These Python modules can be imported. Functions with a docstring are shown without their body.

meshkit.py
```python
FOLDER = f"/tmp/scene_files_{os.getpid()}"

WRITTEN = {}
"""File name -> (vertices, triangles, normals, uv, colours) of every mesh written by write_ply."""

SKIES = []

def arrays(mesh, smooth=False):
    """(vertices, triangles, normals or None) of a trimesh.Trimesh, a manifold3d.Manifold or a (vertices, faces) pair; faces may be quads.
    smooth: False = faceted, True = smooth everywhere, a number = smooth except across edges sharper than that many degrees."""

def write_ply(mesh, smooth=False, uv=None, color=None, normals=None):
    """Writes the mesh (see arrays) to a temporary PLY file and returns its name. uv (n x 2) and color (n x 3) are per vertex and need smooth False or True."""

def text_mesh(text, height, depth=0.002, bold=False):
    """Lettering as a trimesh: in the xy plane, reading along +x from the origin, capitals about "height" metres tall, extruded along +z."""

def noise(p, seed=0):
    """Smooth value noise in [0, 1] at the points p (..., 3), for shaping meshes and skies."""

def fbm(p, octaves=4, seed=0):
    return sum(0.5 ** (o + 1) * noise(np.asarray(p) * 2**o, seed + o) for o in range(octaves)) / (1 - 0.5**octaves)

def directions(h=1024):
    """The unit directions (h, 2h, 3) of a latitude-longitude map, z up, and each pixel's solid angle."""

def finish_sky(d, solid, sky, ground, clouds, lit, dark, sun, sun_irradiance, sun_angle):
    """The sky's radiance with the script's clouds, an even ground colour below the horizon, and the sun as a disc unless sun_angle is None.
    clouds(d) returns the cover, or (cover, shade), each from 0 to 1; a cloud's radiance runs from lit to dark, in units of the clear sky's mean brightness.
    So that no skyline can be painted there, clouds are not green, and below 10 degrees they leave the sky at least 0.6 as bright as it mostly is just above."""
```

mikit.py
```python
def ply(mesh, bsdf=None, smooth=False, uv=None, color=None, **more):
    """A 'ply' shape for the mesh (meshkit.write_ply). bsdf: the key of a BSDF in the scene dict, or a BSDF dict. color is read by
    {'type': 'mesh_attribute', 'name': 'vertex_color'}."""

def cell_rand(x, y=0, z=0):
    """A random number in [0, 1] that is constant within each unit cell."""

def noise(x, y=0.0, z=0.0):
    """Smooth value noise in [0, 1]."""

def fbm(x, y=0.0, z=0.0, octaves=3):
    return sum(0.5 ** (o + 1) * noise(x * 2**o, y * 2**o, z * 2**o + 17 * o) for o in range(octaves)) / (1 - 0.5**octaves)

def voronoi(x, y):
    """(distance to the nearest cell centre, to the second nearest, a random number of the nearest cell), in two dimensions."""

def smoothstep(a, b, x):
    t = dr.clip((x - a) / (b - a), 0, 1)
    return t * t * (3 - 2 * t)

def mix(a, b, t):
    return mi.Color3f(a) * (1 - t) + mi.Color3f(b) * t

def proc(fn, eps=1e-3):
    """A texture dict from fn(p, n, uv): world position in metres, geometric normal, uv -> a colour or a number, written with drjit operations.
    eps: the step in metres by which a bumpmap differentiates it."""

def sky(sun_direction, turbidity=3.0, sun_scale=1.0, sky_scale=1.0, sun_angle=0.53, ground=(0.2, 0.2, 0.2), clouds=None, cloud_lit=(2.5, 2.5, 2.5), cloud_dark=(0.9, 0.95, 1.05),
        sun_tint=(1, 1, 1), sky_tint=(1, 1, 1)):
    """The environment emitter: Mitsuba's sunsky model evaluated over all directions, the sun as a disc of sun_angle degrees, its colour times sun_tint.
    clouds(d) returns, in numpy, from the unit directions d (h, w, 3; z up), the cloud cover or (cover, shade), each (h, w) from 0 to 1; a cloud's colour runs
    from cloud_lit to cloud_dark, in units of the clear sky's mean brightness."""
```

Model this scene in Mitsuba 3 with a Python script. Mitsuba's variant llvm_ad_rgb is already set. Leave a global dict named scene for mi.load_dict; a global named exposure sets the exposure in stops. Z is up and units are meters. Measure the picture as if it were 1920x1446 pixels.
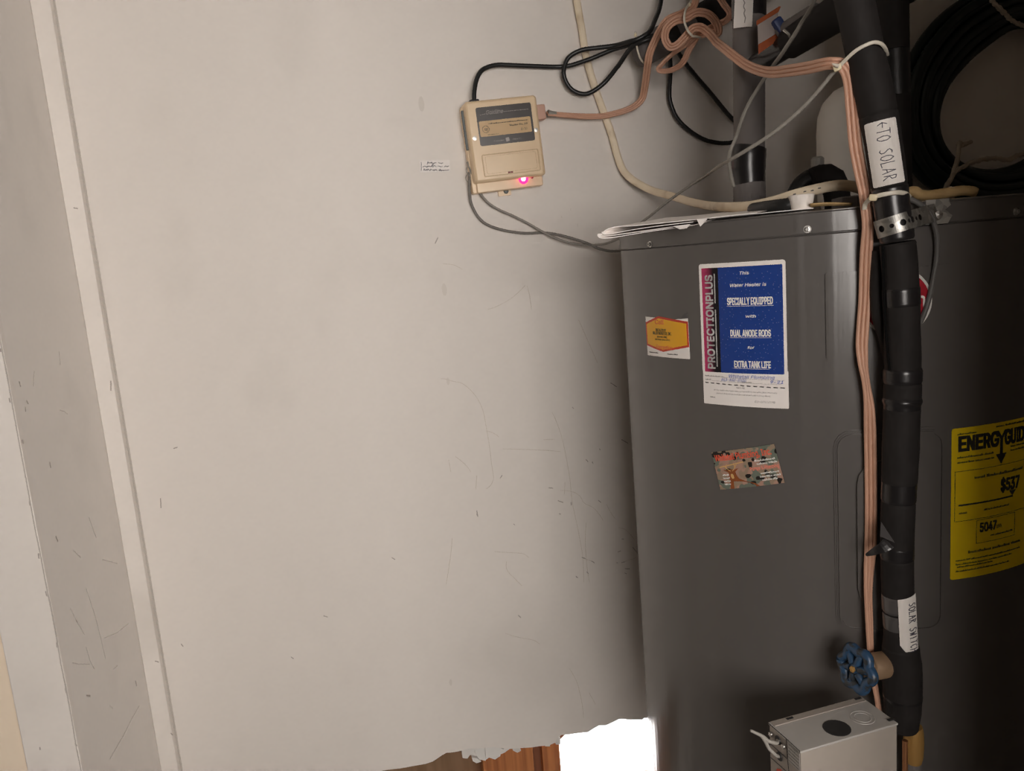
import math, random
import numpy as np, trimesh, mitsuba as mi, drjit as dr
from shapely.geometry import Polygon, LineString, Point, box as sbox
from shapely import affinity
from scipy.interpolate import Akima1DInterpolator
import mikit, meshkit

random.seed(7)
rng = np.random.default_rng(7)
T = mi.ScalarTransform4f
scene, labels = {}, {}
exposure = 0.0

# ------------------------------------------------------------------ camera (a phone held at 1.40 m, pitched down, rolled a little)
EYE = np.array([0, 0, 1.40])
FOC = 1445.0
DOWN = np.array([727., 8837., FOC]); DOWN /= np.linalg.norm(DOWN)        # world down in camera axes (right, down, forward)
_f = np.array([0, 0, 1.0]); CY = _f - _f.dot(DOWN) * DOWN; CY /= np.linalg.norm(CY)
CZ = -DOWN; CX = np.cross(CY, CZ)
fwd = np.array([CX[2], CY[2], CZ[2]]); up = -np.array([CX[1], CY[1], CZ[1]])
scene['camera'] = {'type': 'perspective', 'fov': math.degrees(2 * math.atan(960 / FOC)), 'fov_axis': 'x', 'near_clip': 0.02, 'far_clip': 50.0,
                   'to_world': T().look_at(origin=EYE.tolist(), target=(EYE + fwd).tolist(), up=up.tolist())}

# ------------------------------------------------------------------ light: daylight through the window of the room behind the camera
WINDOW_RADIANCE = (13.8, 12.95, 12.25)
WINDOW = dict(x=0.85, y=-1.15, z=1.50, w=2.0, h=.80)
DOOR_RADIANCE = (7.0, 7.0, 7.0)                                          # bright patio door seen through the hole in the wall

# ------------------------------------------------------------------ frames: the back wall, the round heater
PSI = math.radians(12)
TW = np.array([math.cos(PSI), math.sin(PSI), 0]); NW = np.array([math.sin(PSI), -math.cos(PSI), 0]); OW = np.array([0, 1.52, 0])
AC = math.radians(22.4); R = 0.31; RCAM = R * 4.22
CH = np.array([RCAM * math.sin(AC), RCAM * math.cos(AC), 0]); CF = np.array([math.sin(AC), math.cos(AC), 0]); CR = np.array([math.cos(AC), -math.sin(AC), 0])
SEAM = 1.40; TOP = 1.4275

def ray(px, py):
    v = np.array([(px - 960) / FOC, (py - 723) / FOC, 1.0])
    return np.array([v @ CX, v @ CY, v @ CZ])
def wp(px, py, off=0.0):                      # the point of the plane 'off' in front of the back wall seen there
    r = ray(px, py); return EYE + r * ((OW @ NW + off) / (r @ NW))
def hp(px, py, off=0.0):                      # the point of the cylinder 'off' outside the heater's jacket
    r = ray(px, py); rr = R + off
    a = r[0]**2 + r[1]**2; b = -2 * (r[:2] @ CH[:2]); c = CH[:2] @ CH[:2] - rr**2
    return EYE + r * ((-b - max(b*b - 4*a*c, 0)**.5) / (2*a))
def yp(px, py, y):
    r = ray(px, py); return EYE + r * (y / r[1])
def ws(p): return float(p @ TW)
def hu(p):
    q = p - CH; return math.atan2(q @ CR, -(q @ CF)) * R
def W(s, off, z):                             # wall frame -> world
    s, off, z = np.broadcast_arrays(np.asarray(s, float), off, z)
    return OW + (s - OW @ TW)[..., None] * TW + off[..., None] * NW + z[..., None] * np.array([0, 0, 1.0])
def wall_map(v): return W(v[:, 0], v[:, 2], v[:, 1])
def heater_map(v):
    th = v[:, 0] / R; r = R + v[:, 2]
    return CH + (r * np.sin(th))[:, None] * CR - (r * np.cos(th))[:, None] * CF + v[:, 1:2] * np.array([[0, 0, 1.0]])
def plane_map(o, ex, ey):
    o, ex, ey = (np.asarray(k, float) for k in (o, ex, ey)); ez = np.cross(ex, ey)
    return lambda v: o + v[:, :1] * ex + v[:, 1:2] * ey + v[:, 2:3] * ez
def local(m, du, dv, rot=0.0, dw=0.0):        # a shifted, turned patch of a map
    c, s = math.cos(rot), math.sin(rot)
    return lambda v: m(np.stack([du + v[:, 0]*c - v[:, 1]*s, dv + v[:, 0]*s + v[:, 1]*c, v[:, 2] + dw], 1))

# ------------------------------------------------------------------ materials
def srgb(r, g, b):
    c = np.array([r, g, b]) / 255.0
    return [float(x) for x in np.where(c <= .04045, c / 12.92, ((c + .055) / 1.055)**2.4)]
def mat(name, color, rough=0.5, spec=0.5, metallic=0.0, **k):
    col = color if isinstance(color, dict) else {'type': 'rgb', 'value': list(color)}
    scene['m_' + name] = {'type': 'twosided', 'bsdf': {'type': 'principled', 'base_color': col, 'roughness': rough, 'specular': spec, 'metallic': metallic, **k}}
    return 'm_' + name
n_, fb, mix, ss = mikit.noise, mikit.fbm, mikit.mix, mikit.smoothstep
def paint_fn(base, dirt, amount, seed):
    def fn(p, n, uv):
        big = fb(p.x*2.3 + seed, p.y*2.3, p.z*2.3, 3); fine = n_(p.x*160, p.y*160, p.z*160)
        k = ss(.55, .85, fb(p.x*9 + seed, p.y*9, p.z*5, 3)) * amount
        return mix(base, dirt, k) * (0.96 + .06*big + .02*fine)
    return fn
mat('wall', mikit.proc(paint_fn((.73, .685, .64), (.5, .46, .42), .16, 3.1)), .62, .3)
mat('trim', mikit.proc(paint_fn((.735, .69, .645), (.42, .38, .34), .22, 8.4)), .5, .4)
mat('jamb', mikit.proc(paint_fn((.72, .68, .64), (.5, .47, .44), .25, 1.7)), .5, .4)
mat('cream', (.79, .67, .53), .5, .4)  # warm light on the far-left wall is put into this colour
mat('mark', (.40, .36, .33), .8, .1); mat('jamb_mark', (.585, .55, .515), .8, .1); mat('mark_dark', (.13, .12, .115), .8, .1); mat('stain', (.60, .55, .49), .7, .2); mat('smudge', (.655, .61, .56), .7, .2); mat('crack', (.33, .30, .27), .8, .1)
mat('joint', (.47, .435, .395), .8, .1); mat('gypsum', mikit.proc(paint_fn((.72, .70, .67), (.38, .33, .29), .6, 5.0)), .9, .1)
mat('room', (.28, .26, .235), .8, .2); mat('floor', mikit.proc(paint_fn((.17, .165, .155), (.12, .115, .11), .5, 2.0)), .7, .3)
def wood_fn(a, b, f=1.0):
    def fn(p, n, uv):
        g = fb((p.x+p.y)*90*f, (p.x-p.y)*60*f, p.z*3, 3)
        return mix(a, b, ss(.3, .7, g))
    return fn
mat('wood', mikit.proc(wood_fn((.44, .17, .06), (.30, .10, .035))), .5, .4); mat('wood_dark', mikit.proc(wood_fn((.21, .085, .045), (.15, .06, .03))), .55, .3)
mat('board_brown', mikit.proc(wood_fn((.24, .15, .09), (.19, .115, .065), .6)), .8, .2)
def tank_fn(p, n, uv):
    return mi.Color3f(.097, .090, .085) * (.94 + .10*fb(p.x*30, p.y*30, p.z*1.2, 3))
def wavy_fn(p, n, uv):
    a = dr.atan2(p.x - float(CH[0]), p.y - float(CH[1]))
    return .0009*n_(a*26, p.z*.8, 1.0) + .0004*n_(a*70, p.z*.8, 5.0)
scene['m_tank'] = {'type': 'twosided', 'bsdf': {'type': 'bumpmap', 'arbitrary': mikit.proc(wavy_fn, .002), 'scale': .55, 'bsdf': {'type': 'principled', 'base_color': mikit.proc(tank_fn), 'roughness': .25, 'specular': .42}}}
mat('steel', (.55, .54, .52), .35, .5, 1.0)
def galv_fn(p, n, uv):
    d, d2, c = mikit.voronoi(p.x*150 + p.y*90, p.z*150)
    return mi.Color3f(.44, .43, .40) * (.55 + .6*c)
mat('galvanised', mikit.proc(galv_fn), .42, .5, .85)
mat('foam', mikit.proc(lambda p, n, uv: mi.Color3f(.018, .016, .0155) * (.75 + .5*fb(p.x*60, p.y*60, p.z*40, 3))), .7, .18)
mat('foam_grey', mikit.proc(lambda p, n, uv: mi.Color3f(.135, .122, .117) * (.85 + .3*fb(p.x*40, p.y*40, p.z*20, 3))), .7, .3)
mat('tape', (.012, .011, .012), .28, .5); mat('tape_clear', (.07, .066, .066), .18, .6); mat('rubber', (.008, .009, .0095), .4, .5)
mat('slit', (.004, .004, .004), .9, .1)
mat('cable_pink', mikit.proc(lambda p, n, uv: mi.Color3f(.56, .315, .215) * (.92 + .14*n_(p.x*30, p.y*30, p.z*30))), .45, .5)
mat('plug_pink', (.50, .30, .23), .5, .4); mat('cable_grey', (.25, .235, .21), .5, .4); mat('cable_dark', (.17, .16, .145), .5, .4); mat('cable_charcoal', (.11, .105, .10), .5, .4)
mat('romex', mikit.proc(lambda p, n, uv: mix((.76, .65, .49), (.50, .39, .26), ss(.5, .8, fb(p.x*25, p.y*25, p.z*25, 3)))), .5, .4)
mat('ink', (.03, .027, .025), .6, .2); mat('ink_grey', (.13, .12, .11), .6, .2); mat('ink_soft', (.25, .23, .22), .6, .2); mat('pen', (.055, .05, .07), .6, .2); mat('pen_blue', (.10, .13, .38), .6, .2)
mat('paper', mikit.proc(paint_fn((.80, .76, .73), (.60, .55, .48), .25, 6.2)), .6, .3); mat('paper_tag', (.74, .70, .66), .55, .3)
mat('ivory', mikit.proc(paint_fn((.70, .535, .35), (.58, .42, .26), .35, 9.0)), .34, .5)
mat('ivory_line', (.55, .41, .26), .5, .3); mat('face_dark', (.062, .056, .055), .25, .5); mat('gold', (.50, .335, .17), .4, .5); mat('silver_print', (.32, .29, .28), .4, .4); mat('vent_dark', (.09, .10, .10), .4, .4)  # the darker ivory stands in for shading along the relief outline
mat('zip_white', (.62, .57, .48), .4, .5); mat('zip_ivory', (.66, .57, .38), .4, .5); mat('string', (.42, .36, .29), .9, .1)
mat('badge_red', (.38, .010, .022), .3, .5); mat('white_print', (.74, .72, .69), .5, .3)
def blue_fn(p, n, uv):
    d, d2, c = mikit.voronoi(uv.x*15, uv.y*26)
    fleck = ss(.16, .06, d) * ss(.35, .6, c)
    return mix((.016, .045, .22), (.17, .21, .36), fleck * .8)
mat('sticker_blue', mikit.proc(blue_fn), .3, .5)
mat('sticker_band', mikit.proc(lambda p, n, uv: mix((.43, .035, .12), (.006, .005, .008), ss(.12, .85, uv.x + .18*n_(uv.y*3, 2.0)))), .3, .5)
mat('sticker_silver', mikit.proc(lambda p, n, uv: mi.Color3f(.46, .45, .45) * (.72 + .5*n_(p.z*130, 3.0))), .35, .5)
mat('sticker_yellow', (.75, .37, .012), .4, .4); mat('sticker_red', (.50, .045, .02), .4, .4); mat('sticker_orange', (.62, .14, .04), .4, .4)
mat('energy_yellow', (.86, .62, .012), .4, .4)
mat('card_red', (.72, .10, .055), .4, .4); mat('card_pink', (.72, .22, .16), .4, .4)
def camo_fn(p, n, uv):
    a = fb(uv.x*9, uv.y*6 + 3, 1.0, 3); b = fb(uv.x*8 + 7, uv.y*5, 4.0, 3); c = n_(uv.x*14 + 3, uv.y*10, 9.0)
    k = mix((.27, .20, .14), (.36, .22, .17), ss(.45, .55, a)); k = mix(k, (.13, .15, .12), ss(.55, .60, b)); return mix(k, (.016, .014, .012), ss(.70, .74, c))
mat('camo', mikit.proc(camo_fn), .35, .4); mat('deer', (.22, .065, .022), .5, .3); mat('deer_light', (.42, .28, .20), .5, .3); mat('tan_line', (.55, .34, .14), .5, .3)
mat('hose', mikit.proc(lambda p, n, uv: mi.Color3f(.0028, .0085, .0078) * (.8 + .4*n_(p.x*50, p.y*50, p.z*50))), .35, .5)
mat('tank_white', (.58, .55, .50), .45, .4); mat('cap_white', (.78, .73, .68), .4, .4); mat('card_tan', mikit.proc(wood_fn((.47, .32, .15), (.38, .25, .11))), .6, .3)
mat('relay_beige', mikit.proc(paint_fn((.27, .238, .208), (.21, .185, .165), .5, 4.0)), .42, .45); mat('relay_top', mikit.proc(paint_fn((.33, .315, .295), (.25, .235, .22), .5, 4.6)), .45, .4); mat('knockout', (.022, .021, .021), .5, .3)
mat('brass', (.47, .27, .085), .48, .5, .5); mat('bronze', mikit.proc(lambda p, n, uv: mix((.30, .20, .12), (.20, .13, .08), fb(p.x*60, p.y*60, p.z*60, 3))), .5, .5, .25); mat('copper', (.55, .25, .12), .35, .5, .8)
mat('valve_blue', mikit.proc(lambda p, n, uv: mix((.017, .052, .110), (.022, .026, .03), ss(.48, .66, fb(p.x*120, p.y*120, p.z*120, 3)))), .4, .5)
mat('tag_orange', (.30, .065, .018), .5, .3); mat('tag_dull', (.34, .29, .27), .6, .3); mat('blue_grip', (.012, .03, .12), .4, .4); mat('led_red', (.4, .01, .03), .3, .5); mat('display_red', (.16, .012, .01), .3, .5)  # the valve tag's two colours are darkened to hold its shade
mat('glass_white', (.9, .9, .9), .3, .3)

# ------------------------------------------------------------------ builders
def obj(key, mesh, m, label=None, cat=None, group=None, kind=None, smooth=False, **k):
    base, i = key, 0
    while key in scene:
        i += 1; key = f'{base}_{i:03d}'
    if isinstance(mesh, (list, tuple)) and len(mesh) and isinstance(mesh[0], trimesh.Trimesh):
        mesh = trimesh.util.concatenate(list(mesh))
    scene[key] = mikit.ply(mesh, m, smooth=smooth, **k)
    tag(key, label, cat, group, kind)
    return key
def tag(key, label=None, cat=None, group=None, kind=None):
    d = {k: v for k, v in dict(label=label, category=cat, group=group, kind=kind).items() if v}
    if d: labels[key] = {**labels.get(key, {}), **d}

def rbox(size, r=0.002, seg=3):               # a box with rounded edges, centred
    import manifold3d as m3
    s = np.asarray(size, float) / 2; r = min(r, *(s * .98))
    pts = []
    for sx in (-1, 1):
        for sy in (-1, 1):
            for sz in (-1, 1):
                for a in np.linspace(0, math.pi/2, seg):
                    for b in np.linspace(0, math.pi/2, seg):
                        d = np.array([math.cos(a)*math.cos(b)*sx, math.cos(a)*math.sin(b)*sy, math.sin(a)*sz])
                        pts.append(np.array([sx, sy, sz]) * (s - r) + d * r)
    return trimesh.convex.convex_hull(np.array(pts))
def mapped(mesh, fn):
    v = fn(np.asarray(mesh.vertices, float)); return trimesh.Trimesh(v, mesh.faces, process=False)
def bar(lo, hi, fn, r=0.0):                   # box between two corners in a map's own axes
    lo, hi = np.asarray(lo, float), np.asarray(hi, float)
    b = rbox(hi - lo, r) if r else trimesh.creation.box(hi - lo)
    b.apply_translation((lo + hi) / 2); return mapped(b, fn)
def polys(g):
    return [p for p in getattr(g, 'geoms', [g]) if p.geom_type == 'Polygon' and p.area > 1e-12]
def slab(poly, w0, w1, fn, step=None):        # a flat outline with thickness, bent by the map
    out, pieces = [], polys(poly)
    if step:
        x0, y0, x1, y1 = poly.bounds; k = max(1, math.ceil((x1 - x0) / step)); xs = np.linspace(x0, x1, k + 1)
        pieces = [q for a, b in zip(xs[:-1], xs[1:]) for q in polys(poly.intersection(sbox(a, y0 - 1, b, y1 + 1)))]
    for p in pieces:
        e = trimesh.creation.extrude_polygon(p, w1 - w0, engine='earcut'); e.apply_translation([0, 0, w0]); out.append(mapped(e, fn))
    return trimesh.util.concatenate(out)
def sheet(u0, v0, u1, v1, w0, w1, fn, nu=16, nv=2):   # a rectangle with uv, bent by the map
    us, vs = np.meshgrid(np.linspace(0, 1, nu + 1), np.linspace(0, 1, nv + 1)); uv = np.stack([us.ravel(), vs.ravel()], 1)
    xyz = np.stack([u0 + uv[:, 0]*(u1-u0), v0 + uv[:, 1]*(v1-v0), np.full(len(uv), w1)], 1)
    i, j = np.meshgrid(np.arange(nu), np.arange(nv)); a = (j*(nu+1) + i).ravel()
    f = np.stack([a, a+1, a+nu+2, a+nu+1], 1); f = np.vstack([f[:, [0, 1, 2]], f[:, [0, 2, 3]]])
    return trimesh.Trimesh(fn(xyz), f, process=False), uv
def rrect(x0, y0, x1, y1, r=0.003):
    return sbox(x0 + r, y0 + r, x1 - r, y1 - r).buffer(r, quad_segs=4)
_texts = {}
def text(s, x, y, h, width=None, bold=False, rot=0.0, shear=0.0, align='c', w=0.0, thick=0.0002):
    """lettering in a patch's axes, middle of its baseline at x, y"""
    if (s, bold) not in _texts: _texts[s, bold] = meshkit.text_mesh(s, 1.0, 1.0, bold)
    m = _texts[s, bold]; v = np.array(m.vertices); x0, x1 = v[:, 0].min(), v[:, 0].max()
    k = h if width is None else width / (x1 - x0)
    a = (v[:, 0] - x0) * k; b = v[:, 1] * h; a = a + shear * b
    if align == 'c': a = a - (x1 - x0) * k / 2
    c, s_ = math.cos(rot), math.sin(rot)
    return trimesh.Trimesh(np.stack([x + a*c - b*s_, y + a*s_ + b*c, w + v[:, 2] * thick], 1), m.faces, process=False)
def greek(x, y, width, h, words=None, slope=0.0, w=0.0, seed=0, thick=0.0002):
    """a line of print too small to read: word-long runs of small upright strokes"""
    g = np.random.default_rng(seed); out, a = [], 0.0
    while a < width:
        L = min(g.uniform(2.2, 6.5) * h, width - a)
        if L < .6*h: break
        for q in np.arange(a, a + L, h * .62):
            hh = h * g.choice([.62, .62, .7, 1.0]); ww = h * .42
            e = trimesh.creation.box([ww, hh, thick]); e.apply_translation([x + q + ww/2, y + slope*q + hh/2, w + thick/2]); out.append(e)
        a += L + .55*h
    return trimesh.util.concatenate(out)
def line(pts, width, w=0.0, thick=0.0002):
    p = LineString(pts).buffer(width/2, quad_segs=2)
    out = [trimesh.creation.extrude_polygon(q, thick, engine='earcut') for q in polys(p)]
    m = trimesh.util.concatenate(out); m.apply_translation([0, 0, w]); return m
def press(items, fn, size=.005):
    out = []
    for i in items:
        if max(i.extents[:2]) > 1.3*size and len(i.faces) < 12000:
            v, f = trimesh.remesh.subdivide_to_size(i.vertices, i.faces, size); i = trimesh.Trimesh(v, f, process=False)
        out.append(mapped(i, fn))
    return trimesh.util.concatenate(out)
def heavy(m, d):
    out = []
    for a, b in ((-1, -.6), (-1, .6), (1, -.6), (1, .6), (0, 0)):
        c = m.copy(); c.apply_translation([a*d, b*d, 0]); out.append(c)
    return trimesh.util.concatenate(out)
GLYPH = {'T': [[(0, 1), (1, 1)], [(.5, 1), (.5, 0)]], 'O': [[(.5, 1), (.1, .8), (0, .45), (.2, .05), (.6, 0), (.95, .3), (.95, .7), (.5, 1)]], 'S': [[(.9, .9), (.5, 1), (.1, .8), (.3, .55), (.75, .4), (.85, .15), (.4, 0), (.05, .1)]],
         'L': [[(.1, 1), (.1, 0), (.85, .03)]], 'A': [[(0, 0), (.45, 1), (.95, 0)], [(.18, .4), (.8, .38)]], 'R': [[(.1, 0), (.12, 1), (.7, .95), (.8, .7), (.15, .5), (.9, 0)]], 'W': [[(0, 1), (.25, 0), (.5, .7), (.75, 0), (1, 1)]],
         'I': [[(.5, 1), (.45, 0)]], 'C': [[(.9, .85), (.5, 1), (.1, .7), (.1, .3), (.5, 0), (.9, .12)]], 'H': [[(.1, 1), (.1, 0)], [(.85, 1), (.85, 0)], [(.1, .5), (.85, .52)]], '<': [[(1, .5), (0, .5)], [(.45, .85), (0, .5), (.45, .15)]], ' ': []}
def hand(s, x, y, h, adv, width, seed=1):
    """capital letters in pen strokes, reading along +x"""
    g = np.random.default_rng(seed); out = []
    for i, ch in enumerate(s):
        for st in GLYPH[ch]:
            q = [(x + i*adv + (a*.72 + g.normal(0, .02))*adv, y + (b + g.normal(0, .03))*h) for a, b in st]; out.append(line(q, width))
    return out

def spline(pts, n):
    pts = np.asarray(pts, float); d = np.r_[0, np.cumsum(np.linalg.norm(np.diff(pts, axis=0), axis=1)**.75)]
    if len(pts) < 3: return np.linspace(pts[0], pts[-1], n)
    return Akima1DInterpolator(d, pts, method='makima')(np.linspace(0, d[-1], n))
def frames(p, ref=None):
    t = np.gradient(p, axis=0); t /= np.linalg.norm(t, axis=1, keepdims=True) + 1e-12
    if ref is None:                            # parallel transport
        a = np.cross(t[0], [0, 0, 1.0] if abs(t[0][2]) < .9 else [1.0, 0, 0]); A = []
        for k in t:
            a = a - (a @ k) * k; a = a / (np.linalg.norm(a) + 1e-12); A.append(a)
        A = np.array(A)
    else:                                      # sideways: square to the reference direction
        A = np.cross(t, ref); A /= np.linalg.norm(A, axis=1, keepdims=True) + 1e-9
    return t, A, np.cross(A, t)
def sweep(p, r, sides=10, ry=None, ref=None, caps=True, roll=None):
    p = np.asarray(p, float); t, a, b = frames(p, ref)
    if roll is not None:
        c, s = np.cos(roll)[:, None], np.sin(roll)[:, None]; a, b = a*c + b*s, b*c - a*s
    r = np.broadcast_to(r, (len(p),)); ry = r if ry is None else np.broadcast_to(ry, (len(p),))
    ang = np.arange(sides) * 2*np.pi / sides
    v = p[:, None] + (r[:, None]*np.cos(ang))[..., None]*a[:, None] + (ry[:, None]*np.sin(ang))[..., None]*b[:, None]
    i, j = np.meshgrid(np.arange(len(p)-1), np.arange(sides), indexing='ij')
    q = np.stack([i*sides+j, i*sides+(j+1) % sides, (i+1)*sides+(j+1) % sides, (i+1)*sides+j], -1).reshape(-1, 4)
    f = np.vstack([q[:, [0, 1, 2]], q[:, [0, 2, 3]]]); v = v.reshape(-1, 3)
    if caps:
        k = len(v); v = np.vstack([v, p[0], p[-1]]); j = np.arange(sides); e = (len(p)-1)*sides
        f = np.vstack([f, np.stack([np.full(sides, k), (j+1) % sides, j], 1), np.stack([np.full(sides, k+1), e+j, e+(j+1) % sides], 1)])
    m = trimesh.Trimesh(v, f, process=False)
    if m.volume < 0: m.invert()
    return m
def tube(pts, r, n=60, sides=10, **k): return sweep(spline(pts, n), r, sides, **k)
def lathe(profile, o, axis, sides=40):
    """profile of (radius, height) turned about the axis through o"""
    z = np.asarray(axis, float); z /= np.linalg.norm(z); x = np.cross(z, [0, 0, 1.0] if abs(z[2]) < .9 else [1.0, 0, 0]); x /= np.linalg.norm(x); y = np.cross(z, x)
    m = trimesh.creation.revolve(np.asarray(profile, float), sections=sides)
    v = np.array(m.vertices); m = trimesh.Trimesh(np.asarray(o) + v[:, :1]*x + v[:, 1:2]*y + v[:, 2:3]*z, m.faces, process=False)
    if m.volume < 0: m.invert()
    return m
def view(p): d = np.asarray(p) - EYE; return d / np.linalg.norm(d, axis=-1, keepdims=True)

# ================================================================== the setting
obj('floor', bar([-2.6, -1.25, -.1], [2.8, 3.0, 0], lambda v: v), 'm_floor', 'grey concrete floor', None, kind='structure')
obj('ceiling', bar([-2.6, -1.25, 2.5], [2.8, 3.0, 2.6], lambda v: v), 'm_room', 'ceiling', kind='structure')
# rear wall of the room with its window
wd = WINDOW; x0, x1, z0, z1 = wd['x']-wd['w']/2, wd['x']+wd['w']/2, wd['z']-wd['h']/2, wd['z']+wd['h']/2
rear = Polygon([(-2.6, 0), (2.8, 0), (2.8, 2.5), (-2.6, 2.5)], [[(x0, z0), (x1, z0), (x1, z1), (x0, z1)]])
pm = plane_map([0, wd['y'], 0], [1, 0, 0], [0, 0, 1])
obj('wall_rear', slab(rear, 0, .1, lambda v: pm(v)), 'm_room', 'rear wall of the room', kind='structure')
fr = [bar([x0, z0, -.02], [x0+.05, z1, .06], pm), bar([x1-.05, z0, -.02], [x1, z1, .06], pm), bar([x0, z0, -.02], [x1, z0+.05, .06], pm), bar([x0, z1-.05, -.02], [x1, z1, .06], pm), bar([wd['x']-.02, z0, -.02], [wd['x']+.02, z1, .05], pm)]
obj('window_1', fr, 'm_trim', 'white window frame behind the viewer', kind='structure')
pane = slab(sbox(x0+.04, z0+.04, x1-.04, z1-.04), .055, .06, pm)
pane = trimesh.Trimesh(np.array([[x0+.05, wd['y']-.05, z0+.05], [x1-.05, wd['y']-.05, z0+.05], [x1-.05, wd['y']-.05, z1-.05], [x0+.05, wd['y']-.05, z1-.05]]), [[0, 2, 1], [0, 3, 2]], process=False)
scene['window_1__pane'] = mikit.ply(pane, 'm_glass_white', emitter={'type': 'area', 'radiance': {'type': 'rgb', 'value': list(WINDOW_RADIANCE)}})
obj('wall_left', bar([-2.6, -1.25, 0], [-2.5, 1.2, 2.5], lambda v: v), 'm_room', 'left wall of the room', kind='structure')
obj('wall_right', bar([1.76, -1.0, 0], [1.84, .60, 2.5], lambda v: wall_map(np.stack([v[:, 0], v[:, 2], -v[:, 1]], 1))), 'm_wall', 'side wall of the heater alcove', kind='structure')
obj('wall_side', bar([2.7, -1.25, 0], [2.8, 3.0, 2.5], lambda v: v), 'm_room', 'right wall of the room', kind='structure')
LIGHT_BLOCK = dict(x=0.455, y=0.53)  # unseen panel added to block light and darken the heater's right side
obj('wall_light_block', bar([LIGHT_BLOCK['x'], LIGHT_BLOCK['y'], 0], [2.75, LIGHT_BLOCK['y']+.025, 2.5], lambda v: v), 'm_wall', 'unseen partition added to keep light off the right of the heater', kind='structure')

# back wall: drywall with a ragged hole broken through it near the floor
S_RET, OFF_E = -0.4339, 0.3649
edge_px = [(700, 1449), (726, 1444), (752, 1441), (779, 1436), (797, 1433), (812, 1428), (828, 1417), (837, 1412), (850, 1411), (866, 1408), (878, 1404), (900, 1403.5), (925, 1401), (954, 1405), (975, 1403), (995, 1402), (1012, 1399.5), (1030, 1397.7), (1041, 1393), (1044, 1386),
           (1052, 1378.7), (1069, 1377), (1086, 1374.5), (1102.5, 1373), (1112, 1367), (1124, 1360), (1137, 1360), (1150, 1354), (1162, 1348), (1171, 1348.5), (1181, 1350), (1196, 1349.5), (1204, 1350), (1207.5, 1346.7), (1225, 1346), (1240, 1349)]
edge = [(ws(wp(*p)), wp(*p)[2]) for p in edge_px]
hole = [*edge, (edge[-1][0]+.10, .30), (.66, .10), (.05, .10), (edge[0][0]-.02, .24)]
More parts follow.
